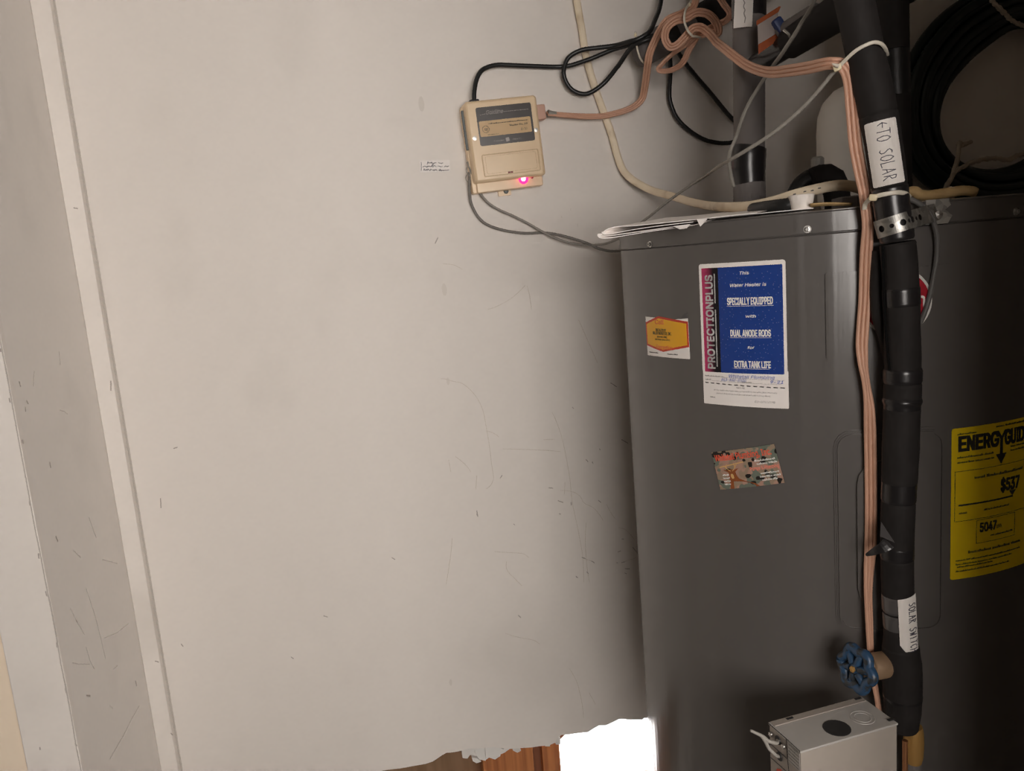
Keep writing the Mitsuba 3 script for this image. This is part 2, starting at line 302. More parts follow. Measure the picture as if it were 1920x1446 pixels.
outline = Polygon([(S_RET-.05, 0), (1.80, 0), (1.80, 2.5), (S_RET-.05, 2.5)], [hole])
obj('wall_back', slab(outline, -.0127, 0, wall_map), 'm_wall', 'white painted wall with scuffs and a broken hole near the floor', kind='structure')
# crumbled plaster and torn paper along the hole's rim
def chunk(px, off0, off1):
    return slab(Polygon([(ws(wp(*p)), wp(*p)[2]) for p in px]).buffer(0), off0, off1, wall_map)
for poly_, a_, b_ in (([(866, 1407), (880, 1404), (892, 1403.5), (890, 1412), (894, 1420), (882, 1418), (877, 1425), (868, 1424)], -.018, -.004), ([(890, 1404), (912, 1402.5), (914, 1416), (912, 1432), (900, 1429), (893, 1419)], -.024, -.009), ([(910, 1403), (931, 1400), (945, 1407), (938, 1418), (926, 1420), (912, 1424)], -.016, -.002),
        ([(914, 1420), (930, 1416), (938, 1418), (941, 1424), (930, 1431), (919, 1427), (911, 1433)], -.026, -.012), ([(886, 1426), (897, 1428), (904, 1434), (895, 1437), (888, 1433)], -.022, -.010)):
    obj('wall_back__torn_plaster', chunk(poly_, a_, b_), 'm_gypsum', 'crumbling white plaster at the hole')
obj('wall_back__torn_plaster', [chunk([(934, 1412), (946, 1405), (957, 1405), (946, 1413), (938, 1416)], -.014, -.002), chunk([(960, 1404), (976, 1404), (978, 1410), (971, 1414), (963, 1410)], -.016, -.004)], 'm_gypsum')
obj('wall_back__torn_plaster', [chunk([(1040, 1384), (1051, 1384), (1051, 1397), (1043, 1397), (1040, 1391)], -.014, -.001), chunk([(1022, 1397), (1032, 1396.5), (1032, 1401), (1023, 1401)], -.014, -.002)], 'm_gypsum')
# scuffs
Z7 = lambda l: [(800 + a/3.143, 640 + b/3.143) for a, b in l]
Z9 = lambda l: [(a*400/1285., 550 + b*450/1446.) for a, b in l]
scuffs = [Z7(l) for l in ([(85, 220), (120, 225), (150, 235), (200, 245), (250, 280), (300, 340), (335, 420), (350, 500), (370, 620), (385, 740), (395, 800)], [(395, 800), (380, 845), (350, 870)], [(740, 420), (775, 500), (800, 580), (825, 700), (845, 820), (855, 930), (870, 1010), (890, 1100), (905, 1180), (920, 1280), (925, 1420)],
    [(790, 880), (850, 885), (900, 910), (930, 955), (980, 980), (1020, 1025), (1040, 1060)], [(1060, 960), (1085, 1010), (1110, 1045)], [(1130, 1100), (1170, 1110), (1200, 1140), (1225, 1170)], [(450, 635), (640, 640), (790, 650)], [(150, 1160), (145, 1230), (130, 1340), (115, 1430)], [(400, 1240), (480, 1245), (560, 1250), (600, 1275)],
    [(470, 1300), (475, 1350), (520, 1400), (560, 1440)], [(815, 830), (812, 900)], [(690, 580), (755, 578)], [(360, 530), (400, 545), (425, 565)], [(940, 1070), (935, 1180), (945, 1330), (960, 1420)], [(1150, 1305), (1235, 1275)], [(170, 680), (230, 730), (260, 770)], [(130, 700), (142, 770)], [(985, 1300), (955, 1290), (920, 1280)], [(295, 790), (290, 870)])]
scuffs += [[(948, 1188), (975, 1196), (998, 1200), (1012, 1208)], [(1068, 1254), (1085, 1290), (1094, 1346)], [(830, 495), (850, 497), (866, 505)], [(988, 536), (994, 560), (996, 580)], [(915, 580), (950, 565), (985, 535)], [(1085, 600), (1120, 680)], [(1116, 1320), (1105, 1300)]]
darks = [Z7(l) for l in ([(858, 390), (866, 396)], [(940, 698), (950, 710)], [(976, 712), (980, 720)], [(434, 806), (443, 792)], [(720, 864), (742, 866)], [(775, 940), (790, 946), (803, 950)], [(1012, 938), (1026, 950)], [(1150, 1165), (1160, 1166)], [(1128, 1242), (1143, 1236)], [(1170, 1340), (1194, 1342)], [(1168, 1366), (1177, 1370)],
    [(880, 1386), (889, 1393)], [(916, 1274), (934, 1280)], [(1150, 580), (1185, 600)], [(1150, 1305), (1165, 1300)], [(512, 1078), (518, 1081)], [(782, 1016), (788, 1020)], [(295, 1000), (301, 1030)], [(1120, 1305), (1126, 1307)], [(944, 1360), (952, 1368)], [(1018, 634), (1022, 640)], [(1085, 245), (1118, 268)], [(1215, 1215), (1243, 1250)], [(972, 1296), (988, 1306)], [(850, 950), (853, 965)])]
darks += [[(326, 841), (332, 839)], [(301, 935), (302, 952)], [(735, 1046), (740, 1049)], [(607, 1155), (614, 1157)], [(546, 1232), (550, 1235)], [(816, 456), (821, 446)], [(340, 1208), (343, 1212)], [(894, 964), (896, 968)], [(972, 1154), (976, 1158)]]
def scuff_mesh(ls, wid, fn, off):
    return [slab(LineString([fn(p) for p in l]).buffer(wid/2, quad_segs=2), off, off+.00012, wall_map) for l in ls]
fw = lambda p: (ws(wp(*p)), wp(*p)[2])
smooth_l = lambda ls: [[tuple(q) for q in spline(l, 8*len(l))] if len(l) > 2 else l for l in ls]
obj('wall_back__scuff_marks', scuff_mesh(smooth_l(scuffs), .0011, fw, .0002), 'm_stain', 'faint grey scratches', kind='stuff')
obj('wall_back__scuff_specks', scuff_mesh(darks, .0019, fw, .0003), 'm_mark', 'dark specks', kind='stuff')
blot = [Point(fw(p)).buffer(r, quad_segs=6) for p, r in (((833, 543), .008), ((790, 195), .009), ((840, 715), .005), ((1053, 407), .0018), ((1070, 393), .0016), ((1083, 422), .002), ((845, 1280), .005))]
obj('wall_back__smudges', [slab(affinity.scale(b, .6, 1.5), .00005, .00015, wall_map) for b in blot], 'm_smudge', 'small grey smudges', kind='stuff')

# left side of the alcove: narrow strip on the wall, the return face, the casing at its front edge
obj('trim_1', bar([S_RET, 0, -.004], [-.4039, 2.5, .0187], wall_map, .0015), 'm_trim', 'narrow white strip in the corner of the alcove', kind='structure')
obj('trim_1__gap_shade', bar([-.4050, 0, -.001], [-.4010, 2.5, .0012], wall_map), 'm_joint', 'thin grey line painted for the shade in the joint')  # grey strip stands in for the shadow in the gap
obj('wall_return', bar([S_RET-.065, 0, -.02], [S_RET, 2.5, OFF_E-.014], wall_map), 'm_jamb', 'scuffed return face left of the alcove', kind='structure')
obj('trim_2', bar([-.5023, 0, OFF_E-.014], [S_RET+.0006, 2.5, OFF_E], wall_map, .0015), 'm_trim', 'flat white casing board at far left', kind='structure')
obj('wall_left_front', bar([-2.2, 0, OFF_E-.13], [-.5023, 2.5, OFF_E-.006], wall_map), 'm_cream', 'wall left of the casing with warm light put into its cream colour', kind='structure')
jm = lambda v: W(S_RET + v[:, 2], v[:, 0], v[:, 1])        # patch of the return face: u = distance from the wall
def jp(px, py):
    r = ray(px, py); q = EYE + r * (S_RET / (r @ TW)); return (float((q - OW) @ NW), q[2])
jl = [[Z9(l) for l in ([(355, 350), (362, 430)], [(205, 470), (200, 560)], [(360, 705), (385, 712), (405, 728)])]]
jl = [*jl[0], *[[(a*400/1166., 950 + b*496/1446.) for a, b in l] for l in ([(395, 855), (430, 862), (490, 862)], [(470, 770), (490, 840), (515, 890)], [(470, 450), (520, 600), (550, 720), (575, 830)], [(385, 560), (420, 630), (460, 700)], [(760, 1090), (720, 1160), (680, 1240), (640, 1310), (600, 1380)], [(400, 240), (440, 280)], [(620, 890), (640, 870)], [(600, 1090), (615, 1105)], [(570, 720), (640, 690), (700, 640)], [(485, 60), (525, 170)], [(560, 290), (640, 312)])]]
def jmesh(ls, wid): return [slab(LineString([jp(*p) for p in l]).buffer(wid/2, quad_segs=2), .0002, .0004, jm) for l in ls]
flip = lambda ms: [m.invert() or m for m in ms]
obj('wall_return__scuff_marks', jmesh(jl, .0013), 'm_jamb_mark', 'grey scratches', kind='stuff')
jd = [[(a*400/1166., 950 + b*496/1446.) for a, b in l] for l in ([(305, 165), (315, 190)], [(472, 1033), (492, 1035)], [(740, 955), (746, 980)], [(415, 622), (422, 632)])] + [Z9(l) for l in ([(160, 650), (168, 665)], [(152, 690), (153, 710)], [(298, 1020), (304, 1050)], [(115, 535), (122, 560)])]
obj('wall_return__scuff_specks', jmesh(jd, .0022), 'm_mark', 'dark specks', kind='stuff')
ck = [(a, b) for a, b in zip(S_RET - .0005 - .0012*rng.random(60), np.linspace(0, 2.4, 60))]
obj('trim_2__paint_crack', slab(LineString(ck).buffer(.0007), OFF_E-.001, OFF_E+.0004, wall_map), 'm_joint', 'cracked paint along the edge')
cm = [[(a*400/1166., 950 + b*496/1446.) for a, b in l] for l in ([(210, 258), (213, 282)], [(250, 465), (256, 488)], [(310, 745), (312, 768)], [(357, 995), (363, 1018)], [(412, 1300), (420, 1306)], [(218, 1318), (219, 1328)])] + [Z9(l) for l in ([(56, 635), (60, 655)], [(178, 1255), (181, 1275)], [(2, 335), (5, 350)], [(135, 885), (140, 905)])]
cw = lambda p: (ws(wp(*p, OFF_E)), wp(*p, OFF_E)[2])
obj('trim_2__chips', [slab(LineString([cw(p) for p in l]).buffer(.0008), OFF_E, OFF_E+.0003, wall_map) for l in cm], 'm_mark', 'small dark chips', kind='stuff')
sm = [[(a*400/1166., 950 + b*496/1446.) for a, b in l] for l in ([(935, 1240), (943, 1248)], [(850, 845), (866, 850)])] + [Z9([(668, 530), (668, 585)]), [(139, 390), (145, 391)]]
tw2 = lambda p: (ws(wp(*p, .0187)), wp(*p, .0187)[2])
obj('trim_1__chips', [slab(LineString([tw2(p) for p in l]).buffer(.0011), .0187, .0190, wall_map) for l in sm], 'm_mark', kind='stuff')

# what shows through the hole: framing and, beyond it, a sunlit glazed door
def sp(px, py, off): p = wp(px, py, off); return ws(p)
obj('backing_board', bar([-.36, .05, -.112], [sp(960, 1430, -.10), .9, -.10], wall_map), 'm_board_brown', 'brown backing board inside the broken hole, left of the orange stud', 'board')
obj('wall_stud', bar([sp(905, 1430, -.035), .0, -.073], [sp(1001, 1430, -.035), .95, -.035], wall_map, .002), 'm_wood', 'wide orange wooden stud in the middle of the broken hole', 'wooden stud')
obj('wall_stud', bar([sp(1018, 1430, -.04), .0, -.10], [sp(1051, 1430, -.04), .95, -.04], wall_map, .002), 'm_wood', 'narrow orange wooden stud at the edge of the bright daylight', 'wooden stud')
obj('wall_gap_strip', bar([sp(996, 1430, -.06), .0, -.10], [sp(1020, 1430, -.06), .95, -.06], wall_map, .002), 'm_wood_dark', 'dark strip added for the shaded gap between the two orange studs', 'dark strip')  # dark strip stands in for the shaded gap between the studs
obj('wood_splinter', chunk([(1051, 1380), (1070, 1377), (1066, 1386), (1058, 1394), (1050, 1401), (1050, 1390)], -.045, -.02), 'm_wood_dark', 'small dark red splinter of wood at the top corner of the daylight', 'wood splinter')
dx0, dx1 = .02, 1.25
dm = local(wall_map, 0, 0)
obj('door_1', [bar([dx0-.08, .02, -.34], [dx0, 2.05, -.28], dm), bar([dx1, .02, -.34], [dx1+.08, 2.05, -.28], dm), bar([dx0-.08, 1.97, -.34], [dx1+.08, 2.05, -.28], dm), bar([dx0-.08, 0.0, -.34], [dx1+.08, .03, -.28], dm)], 'm_trim', 'frame of a bright glazed door beyond the hole', kind='structure')
g4 = wall_map(np.array([[dx0, .03, -.31], [dx1, .03, -.31], [dx1, 1.97, -.31], [dx0, 1.97, -.31]]))
scene['door_1__pane'] = mikit.ply(trimesh.Trimesh(g4, [[0, 1, 2], [0, 2, 3]], process=False), 'm_glass_white', emitter={'type': 'area', 'radiance': {'type': 'rgb', 'value': list(DOOR_RADIANCE)}})
obj('wall_far', [bar([-.7, 0, -.40], [dx0-.08, 2.5, -.30], dm), bar([dx1+.08, 0, -.40], [1.4, 2.5, -.30], dm), bar([dx0-.08, 2.05, -.40], [dx1+.08, 2.5, -.30], dm)], 'm_room', 'wall beyond the hole', kind='structure')

# ================================================================== the water heater
WH = 'water_heater'
prof = [(0, .03), (R-.006, .03), (R, .036), (R, SEAM-.0010), (R-.0022, SEAM+.0006), (R-.0022, SEAM+.002), (0, SEAM+.002)]
obj(WH+'__jacket', lathe(prof, CH, [0, 0, 1], 160), 'm_tank', smooth=30)
tag(WH, 'tall grey cylindrical water heater covered with stickers', 'water heater')
obj(WH+'__top_cap', lathe([(0, SEAM+.001), (R-.0004, SEAM+.001), (R+.0008, SEAM+.0022), (R+.0008, TOP-.0025), (R+.0026, TOP-.0012), (R+.0026, TOP-.0002), (R-.003, TOP+.0008), (R-.012, TOP-.004), (0, TOP+.004)], CH, [0, 0, 1], 160), 'm_tank', smooth=35)
obj(WH+'__base_ring', lathe([(0, 0), (R-.012, 0), (R-.012, .032), (0, .032)], CH, [0, 0, 1], 96), 'm_rubber', smooth=30)
def screw(u, z):
    th = u / R; ax = math.sin(th)*CR - math.cos(th)*CF; o = CH + ax*R + [0, 0, z]
    return [lathe([(0, 0), (.0046, 0), (.0046, .0012), (0, .0012)], o, ax, 14), lathe([(0, .001), (.0031, .001), (.0031, .0042), (.0018, .0044), (.0015, .0030), (0, .0030)], o, ax, 6)]
for p in ((1220, 458), (1514, 430), (1903, 397)):
    q = hp(*p); obj(WH+'__screw', screw(hu(q), q[2]), 'm_steel', 'small bright hex screw')
# embossed access panel and badge plate
def ring_panel(x0, y0, x1, y1, r, wdt, h):
    o = rrect(x0, y0, x1, y1, r); i = rrect(x0+wdt, y0+wdt, x1-wdt, y1-wdt, max(r-wdt, .002)); i2 = rrect(x0+2*wdt, y0+2*wdt, x1-2*wdt, y1-2*wdt, max(r-2*wdt, .002))
    return slab(o, -.002, h*.55, heater_map, .004), slab(i, -.002, h, heater_map, .004), i2
a, b, i2 = ring_panel(.0085, SEAM-.502, .1385, SEAM-.238, .022, .0022, .0026)
obj(WH+'__access_panel', [a, b, slab(i2.difference(i2.buffer(-.0025)), -.002, .0046, heater_map, .004)], 'm_tank', 'embossed access cover')
obj(WH+'__access_panel', slab(rrect(.034, SEAM-.47, .113, SEAM-.275, .03), 0, .0072, heater_map, .004), 'm_tank', 'raised middle of the access cover')
obj(WH+'__badge_plate', slab(rrect(.0022, SEAM-.150, .1438, SEAM-.046, .002), -.002, .0024, heater_map, .004), 'm_tank', 'shallow embossed plate')
bu, bz = .0797, hp(1680, 567)[2]
lm = local(heater_map, bu, bz, 0.0, .0010)
obj(WH+'__badge', slab(Point(0, 0).buffer(.0392, quad_segs=16), .0012, .0024, lm, .004), 'm_white_print', 'round red maker badge with a white rim')
obj(WH+'__badge__red_disc', slab(Point(0, 0).buffer(.0360, quad_segs=16), .0023, .0030, lm, .004), 'm_badge_red')
obj(WH+'__badge__lettering', press([text('Rheem', 0, -.007, .017, .062, bold=True, w=.0031)], lm), 'm_white_print')

# warranty sticker, u -.157..-.0425, z SEAM-.026..-.211
u0, u1, zt, zb = -.1572, -.0425, SEAM-.0262, SEAM-.2112
sw, sh = u1-u0, zt-zb; lm = local(heater_map, (u0+u1)/2, (zt+zb)/2, math.radians(-.3))
WS = WH+'__warranty_sticker'; hx, hy = sw/2, sh/2
yb = hy - sh*.765                                        # bottom of the printed field
obj(WS, slab(rrect(-hx, yb-.001, hx, hy, .0035).union(rrect(-hx+.0005, -hy, hx+.001, yb+.004, .0008)), .0002, .0006, lm, .004), 'm_paper', 'tall white and blue warranty sticker with white lettering')
xl, xm = -hx+.0042, -hx+.0285
m_, uv_ = sheet(xm, yb, hx-.0038, hy-.0055, .0007, .0008, lm, 20, 2); obj(WS+'__blue_field', m_, 'm_sticker_blue', 'blue printed field', uv=uv_)
m_, uv_ = sheet(xl, yb, xm, hy-.0055, .0007, .0008, lm, 6, 2); obj(WS+'__magenta_band', m_, 'm_sticker_band', 'magenta to black band', uv=uv_)
bc = (xm + hx-.0038)/2; top = hy-.0055; fh = top-yb
w = .00085
L = [text('This', bc-.006, top-.075*fh, .0040, .0125, True, shear=.2, w=w), text('Water Heater is', bc-.002, top-.185*fh, .0041, .047, True, shear=.2, w=w), heavy(text('SPECIALLY EQUIPPED', bc, top-.352*fh, .0088, .0585, True, w=w), .00022), text('with', bc+.001, top-.473*fh, .0036, .0135, True, shear=.2, w=w),
     heavy(text('DUAL ANODE RODS', bc, top-.648*fh, .0082, .052, True, w=w), .00022), text('for', bc+.0005, top-.765*fh, .0036, .009, True, shear=.2, w=w), heavy(text('EXTRA TANK LIFE', bc+.0015, top-.942*fh, .0082, .047, True, w=w), .00022)]
for y_, hw in ((.365, .030), (.660, .0265), (.953, .0235)): L.append(line([(bc-hw, top-y_*fh), (bc+hw, top-y_*fh)], .0005, w))
obj(WS+'__white_lettering', press(L, lm), 'm_white_print', 'white lettering', kind='stuff')
P = [heavy(text('PROTECTIONPLUS', xm-.0085, yb+.0045, .0105, fh-.0135, True, rot=math.pi/2, align='l', w=w), .0003), line([(xm-.0052, yb+.008), (xm-.0052, top-.62*fh+.03)], .0016, w), line([(xm-.0052, top-.33*fh), (xm-.0052, top-.06*fh)], .0016, w)]
obj(WS+'__side_lettering', press(P, lm), 'm_sticker_silver', 'silver lettering running up the side')
B = [greek(xl, yb-.0062, .028, .0016, seed=1, w=.0007), greek(xl, yb-.0112, .009, .0016, seed=2, w=.0007), greek(xl+.052, yb-.0120, .014, .0016, seed=3, w=.0007), line([(xl+.028, yb-.0067), (hx-.004, yb-.0075)], .0003, .0007), line([(xl+.010, yb-.0117), (xl+.05, yb-.0122), (hx-.006, yb-.0127)], .0003, .0007),
     text('NOTE', -.002, yb-.0200, .0017, .011, True, w=.0007), text('In the event this tank should fail within the effective warranty', .002, yb-.0245, .0016, .085, w=.0007), text('period, this label must be returned with rating plate.', .0, yb-.0288, .0016, .073, w=.0007), text('02-0225390', .029, yb-.0372, .0025, .0255, w=.0007), greek(-hx+.011, yb-.0345, .0075, .0014, seed=4, w=.0007)]
obj(WS+'__small_print', press(B, lm), 'm_ink_soft', 'small grey print', kind='stuff')
obj(WS+'__dashed_line', press([line([(-hx+.0045+i*.0085, yb-.0146-.0002*i), (-hx+.0086+i*.0085, yb-.0149-.0002*i)], .0013, .0007) for i in range(13)], lm), 'm_ink', 'black dashed line', kind='stuff')
obj(WS+'__handwriting', press([text('Whitetail Plumbing', .011, yb-.0062, .0042, .060, shear=.35, w=.0008), text('863-888-8500', -.012, yb-.0110, .0036, .034, shear=.3, w=.0008), text('9-21', .044, yb-.0118, .0036, .016, True, shear=.3, w=.0008)], lm), 'm_pen_blue', 'blue pen handwriting', kind='stuff')

# installer sticker (yellow and red lozenge on white), slightly tilted
u0, u1, zt, zb = -.2735, -.1785, SEAM-.0955, SEAM-.153
lm = local(heater_map, (u0+u1)/2, (zt+zb)/2, math.radians(.8)); hx, hy = (u1-u0)/2, (zt-zb)/2; IS = WH+'__installer_sticker'
obj(IS, slab(Polygon([(-hx, -hy), (hx, -hy), (hx, hy-.002), (hx*.4, hy-.004), (-hx*.25, hy-.002), (-hx, hy-.001)]), .0002, .0006, lm, .003), 'm_paper', 'small white sticker with a yellow lozenge edged in red')
lo = Polygon([(-hx, hy-.0095), (-hx*.25, hy+.0005), (hx, hy-.0065), (hx, -hy+.0165), (-hx*.12, -hy+.0075), (-hx, -hy+.0145)])
obj(IS+'__red_border', slab(lo, .0006, .0008, lm, .003), 'm_sticker_red')
obj(IS+'__yellow_field', slab(lo.buffer(-.0030, join_style=2), .0008, .0010, lm, .003), 'm_sticker_yellow')
w = .00105
obj(IS+'__red_lettering', press([text('Call', -hx*.22, hy-.0108, .0062, .021, True, w=w), text('Energetics', -hx*.08, -hy+.0112, .0058, .036, True, shear=.2, w=w)], lm), 'm_sticker_orange', 'red lettering', kind='stuff')
obj(IS+'__small_print', press([text('INSTALLED BY', -.008, .0078, .0036, .024, True, w=w), text('MILLER ENERGETICS, INC.', -.006, .0030, .0040, .043, True, w=w), text('(863) 000-0000', -.006, -.0012, .0024, .023, True, w=w), text('Lake Placid, Florida 33852', -.006, -.0050, .0025, .034, w=w), greek(-hx+.006, -hy+.0045, .023, .0014, seed=5, w=.0007), greek(.004, -hy+.0045, .021, .0014, seed=6, w=.0007)], lm), 'm_ink', 'small dark print', kind='stuff')
obj(IS+'__clear_tape', slab(Polygon([(hx*.72, hy-.003), (hx, hy-.002), (hx*.99, hy+.006), (hx*.86, hy+.004)]), .0003, .0007, lm, .004), 'm_tape_clear', 'curled scrap of clear tape')

# energy label, u .146..283, z SEAM-.2435..-.4365
u0, u1, zt, zb = .1458, .2823, SEAM-.2435, SEAM-.4365
lm = local(heater_map, u0, zt); lw, lh = u1-u0, zt-zb; EL = WH+'__energy_label'
obj(EL, slab(rrect(0, -lh, lw, 0, .003), .0002, .0006, lm, .004), 'm_energy_yellow', 'large yellow energy label with black lettering')
w = .0007; k = .0682/92.
X = lambda px: (hu(hp(px, 850))-u0)                    # across the label
def Yc(px, py): return hp(px, py)[2] - zt
lt = []
for ch, a, b in (('E', 1796, 1811), ('N', 1811.7, 1827), ('E', 1828, 1842), ('R', 1842.7, 1856), ('G', 1855.5, 1872), ('G', 1882, 1894), ('U', 1893.5, 1903), ('I', 1904, 1907.5), ('D', 1908, 1919)):
    xa, xb = X(a), X(b); lt.append(heavy(text(ch, (xa+xb)/2, -.0287, .0175, xb-xa-.0014, True, w=w), .0008))
xa = X(1919); lt.append(heavy(text('E', xa+.006, -.0287, .0175, .0096, True, w=w), .0008))
xy = X(1876.5); lt.append(slab(Polygon([(xy-.0085, -.0100), (xy-.0050, -.0100), (xy, -.0175), (xy+.0050, -.0100), (xy+.0085, -.0100), (xy+.0022, -.0205), (xy+.0022, -.0395), (xy+.0085, -.0395), (xy, -.0525), (xy-.0085, -.0395), (xy-.0022, -.0395), (xy-.0022, -.0205)]), w, w+.0002, lambda v: v))
obj(EL+'__lettering', press(lt, lm), 'm_ink', 'heavy black title with an arrow', kind='stuff')
E2 = [heavy(text('$537', X(1890)+.0045, -.0880, .0150, .032, True, w=w), .0006), heavy(text('5047', X(1855), -.1355, .0112, .0250, True, w=w), .0004), text('kWh', X(1873)+.002, -.1350, .005, .008, w=w)]
E2 += [bar([X(1798), -.0985, w], [X(1900), -.0965, w+.0002], lambda v: v), line([(X(1898)-.004, -.089), (X(1898)+.002, -.089)], .001, w)]
E2.append(slab(Polygon([(X(1899)-.006, -.0900), (X(1899)+.006, -.0900), (X(1899), -.0965)]), w, w+.0002, lambda v: v))
for i, (x_, y_, ww, h_) in enumerate(((.0075, -.0085, .025, .0022), (.0615, -.0055, .06, .0024), (.0075, -.0378, .050, .0026), (.0075, -.0440, .052, .0026), (.086, -.034, .04, .0022), (.086, -.039, .03, .0022), (.031, -.0660, .078, .0036), (.0105, -.1085, .010, .0022), (.045, -.1085, .04, .0022), (.056, -.1435, .036, .0026), (.024, -.1610, .085, .0036), (.007, -.1695, .10, .0022), (.007, -.1745, .085, .0022), (.009, -.1780, .05, .0022), (.007, -.1835, .08, .0022))):
    E2.append(greek(x_, y_, ww, h_, seed=20+i, w=w))
fr_ = lambda x0, y0, x1, y1, t: [bar([x0, y0, w], [x1, y0+t, w+.0002], lambda v: v), bar([x0, y1-t, w], [x1, y1, w+.0002], lambda v: v), bar([x0, y0, w], [x0+t, y1, w+.0002], lambda v: v), bar([x1-t, y0, w], [x1, y1, w+.0002], lambda v: v)]
def fine(m):                                           # long bars need rungs to follow the round jacket
    return m if m.extents[0] < .012 else m.subdivide().subdivide().subdivide()
E2 += fr_(.0045, -.1180, lw-.0045, -.0540, .0005) + fr_(X(1832), -.1500, X(1832)+.062, -.1195, .0005)
obj(EL+'__small_print', press([fine(e) for e in E2], lm), 'm_ink', 'black figures and small print', kind='stuff')

# ------------------------------------------------------------------ business card magnet
pc = [hp(*p) for p in ((1338, 852), (1448, 828), (1472, 905), (1352, 918))]
cu, cz = np.mean([hu(p) for p in pc]), np.mean([p[2] for p in pc])
lm = local(heater_map, cu, cz, math.radians(13.2)); hx, hy = .0448, .0258; BC = 'business_card'
m_, uv_ = sheet(-hx, -hy, hx, hy, .0006, .0014, lm, 24, 8)
e = slab(sbox(-hx, -hy, hx, hy), .0002, .0013, lm, .004); obj(BC+'__backing', e, 'm_ink', None)
tag(BC, 'camouflage patterned business card with a deer, below the tall blue sticker', 'business card')
obj(BC+'__camouflage_face', m_, 'm_camo', uv=uv_)
w = .0016
obj(BC+'__red_lettering', press([text('Whitetail Plumbing, Inc.', -.0015, hy-.0125, .0082, .080, True, w=w)], lm), 'm_card_red', 'bright red heading', kind='stuff')
obj(BC+'__pink_lettering', press([text('Pumps & Plumbing', .0245, -.0045, .0048, .038, True, w=w)], lm), 'm_card_pink', 'pink line of print', kind='stuff')
obj(BC+'__small_print', press([greek(.014, .0065, .026, .0026, seed=41, w=w), greek(.016, .0022, .026, .0026, seed=42, w=w), greek(.018, -.0105, .024, .0026, seed=43, w=w), greek(.016, -.0150, .026, .0026, seed=44, w=w), greek(.018, -.0195, .020, .0026, seed=45, w=w)] + [greek(-hx+.009, -.0075-.0042*i, .0095, .0024, seed=50+i, w=w) for i in range(4)], lm), 'm_white_print', 'small pale print', kind='stuff')
deer = Polygon([(-.0285, -hy), (-.0268, -.0150), (-.0272, -.0085), (-.0262, -.0035), (-.0335, .0008), (-.0262, -.0005), (-.0215, .0006), (-.0168, -.0005), (-.0098, .0012), (-.0160, -.0035), (-.0152, -.0085), (-.0130, -.0130), (-.0040, -.0175), (.0080, -.0215), (.0130, -hy)])
obj(BC+'__deer_picture', slab(deer, .0015, .0017, lm), 'm_deer', 'brown deer')
obj(BC+'__antlers', press([line([(-.0225, -.002), (-.028, .003), (-.026, .0075)], .0009, .0018), line([(-.0195, -.002), (-.014, .003), (-.016, .0075)], .0009, .0018), line([(-.027, .003), (-.031, .006)], .0008, .0018), line([(-.0155, .003), (-.0115, .006)], .0008, .0018), line([(-.037, .0045), (-.0015, .0085)], .0014, .0018), line([(-.0215, -.0075), (-.0212, -.0105)], .0042, .0018)], lm), 'm_tan_line', 'tan antlers and rifle line')

# ================================================================== things on and around the wall
# ------------------------------------------------------------------ wall controller
D_ = .0437
c4 = [wp(*p, D_) for p in ((874, 194), (1006, 181), (1018, 324), (895, 340))]
cc = np.mean(c4, axis=0); rot = math.radians(3.3)
cm_ = local(wall_map, ws(cc), cc[2], rot)
def bl(px, py, off=D_):
    p = wp(px, py, off); du, dv = ws(p)-ws(cc), p[2]-cc[2]; c, s = math.cos(rot), math.sin(rot); return (du*c + dv*s, -du*s + dv*c)
Z1 = lambda x, y: (760 + x/4, 140 + y/4)
bx, by = .0680, .0728
K = 'wall_controller'
# cover: slightly tapered rounded shell
cv = rbox([2*bx+.004, 2*by, D_-.010], .006, 4); v = np.array(cv.vertices); kk = (v[:, 2] / (D_-.010) + .5); v[:, 0] *= 1 - .03*kk; v[:, 2] += .010 + (D_-.010)/2; cv.vertices = v
tag(K, 'ivory solar controller box on the wall with a glowing red light', 'controller')
obj(K+'__cover', mapped(cv, cm_), 'm_ivory', smooth=40)
yl = -by - .017
obj(K+'__base', [bar([-bx-.004, yl, .0005], [bx-.002, by-.004, .020], cm_, .003), bar([-bx+.004, yl, .012], [bx-.004, -by+.004, .029], cm_, .002)], 'm_ivory', 'ivory back plate and lower lip', smooth=40)
q = bl(*Z1(745, 868), .006); obj(K+'__mounting_tab', slab(rrect(q[0]-.013, q[1]-.010, q[0]+.012, yl+.004, .002), .001, .006, cm_), 'm_ivory', 'small mounting tab')
q = bl(*Z1(755, 875), .006); obj(K+'__mounting_screw', mapped(lathe([(0, .006), (.0048, .006), (.0048, .0072), (.003, .0082), (0, .0084)], [q[0], q[1], 0], [0, 0, 1], 16), cm_), 'm_vent_dark', 'dark mounting screw')
fp = [bl(*Z1(*p)) for p in ((520, 255), (938, 203), (972, 485), (570, 545))]
fx0, fx1, fy0, fy1 = np.mean([fp[0][0], fp[3][0]])-.000, np.mean([fp[1][0], fp[2][0]]), np.mean([fp[2][1], fp[3][1]]), np.mean([fp[0][1], fp[1][1]])
obj(K+'__face_plate', slab(rrect(fx0, fy0, fx1, fy1, .0035), D_-.0005, D_+.0006, cm_), 'm_face_dark', 'dark name plate')
gp = [bl(*Z1(*p)) for p in ((545, 358), (935, 308), (950, 425), (570, 472))]
gx0, gx1, gy0, gy1 = np.mean([gp[0][0], gp[3][0]]), np.mean([gp[1][0], gp[2][0]]), np.mean([gp[2][1], gp[3][1]]), np.mean([gp[0][1], gp[1][1]])
obj(K+'__face_plate__gold_label', slab(rrect(gx0, gy0, gx1, gy1, .0022), D_+.0005, D_+.0009, cm_), 'm_gold', 'gold rating label')
w = D_+.00095; fcx = (fx0+fx1)/2
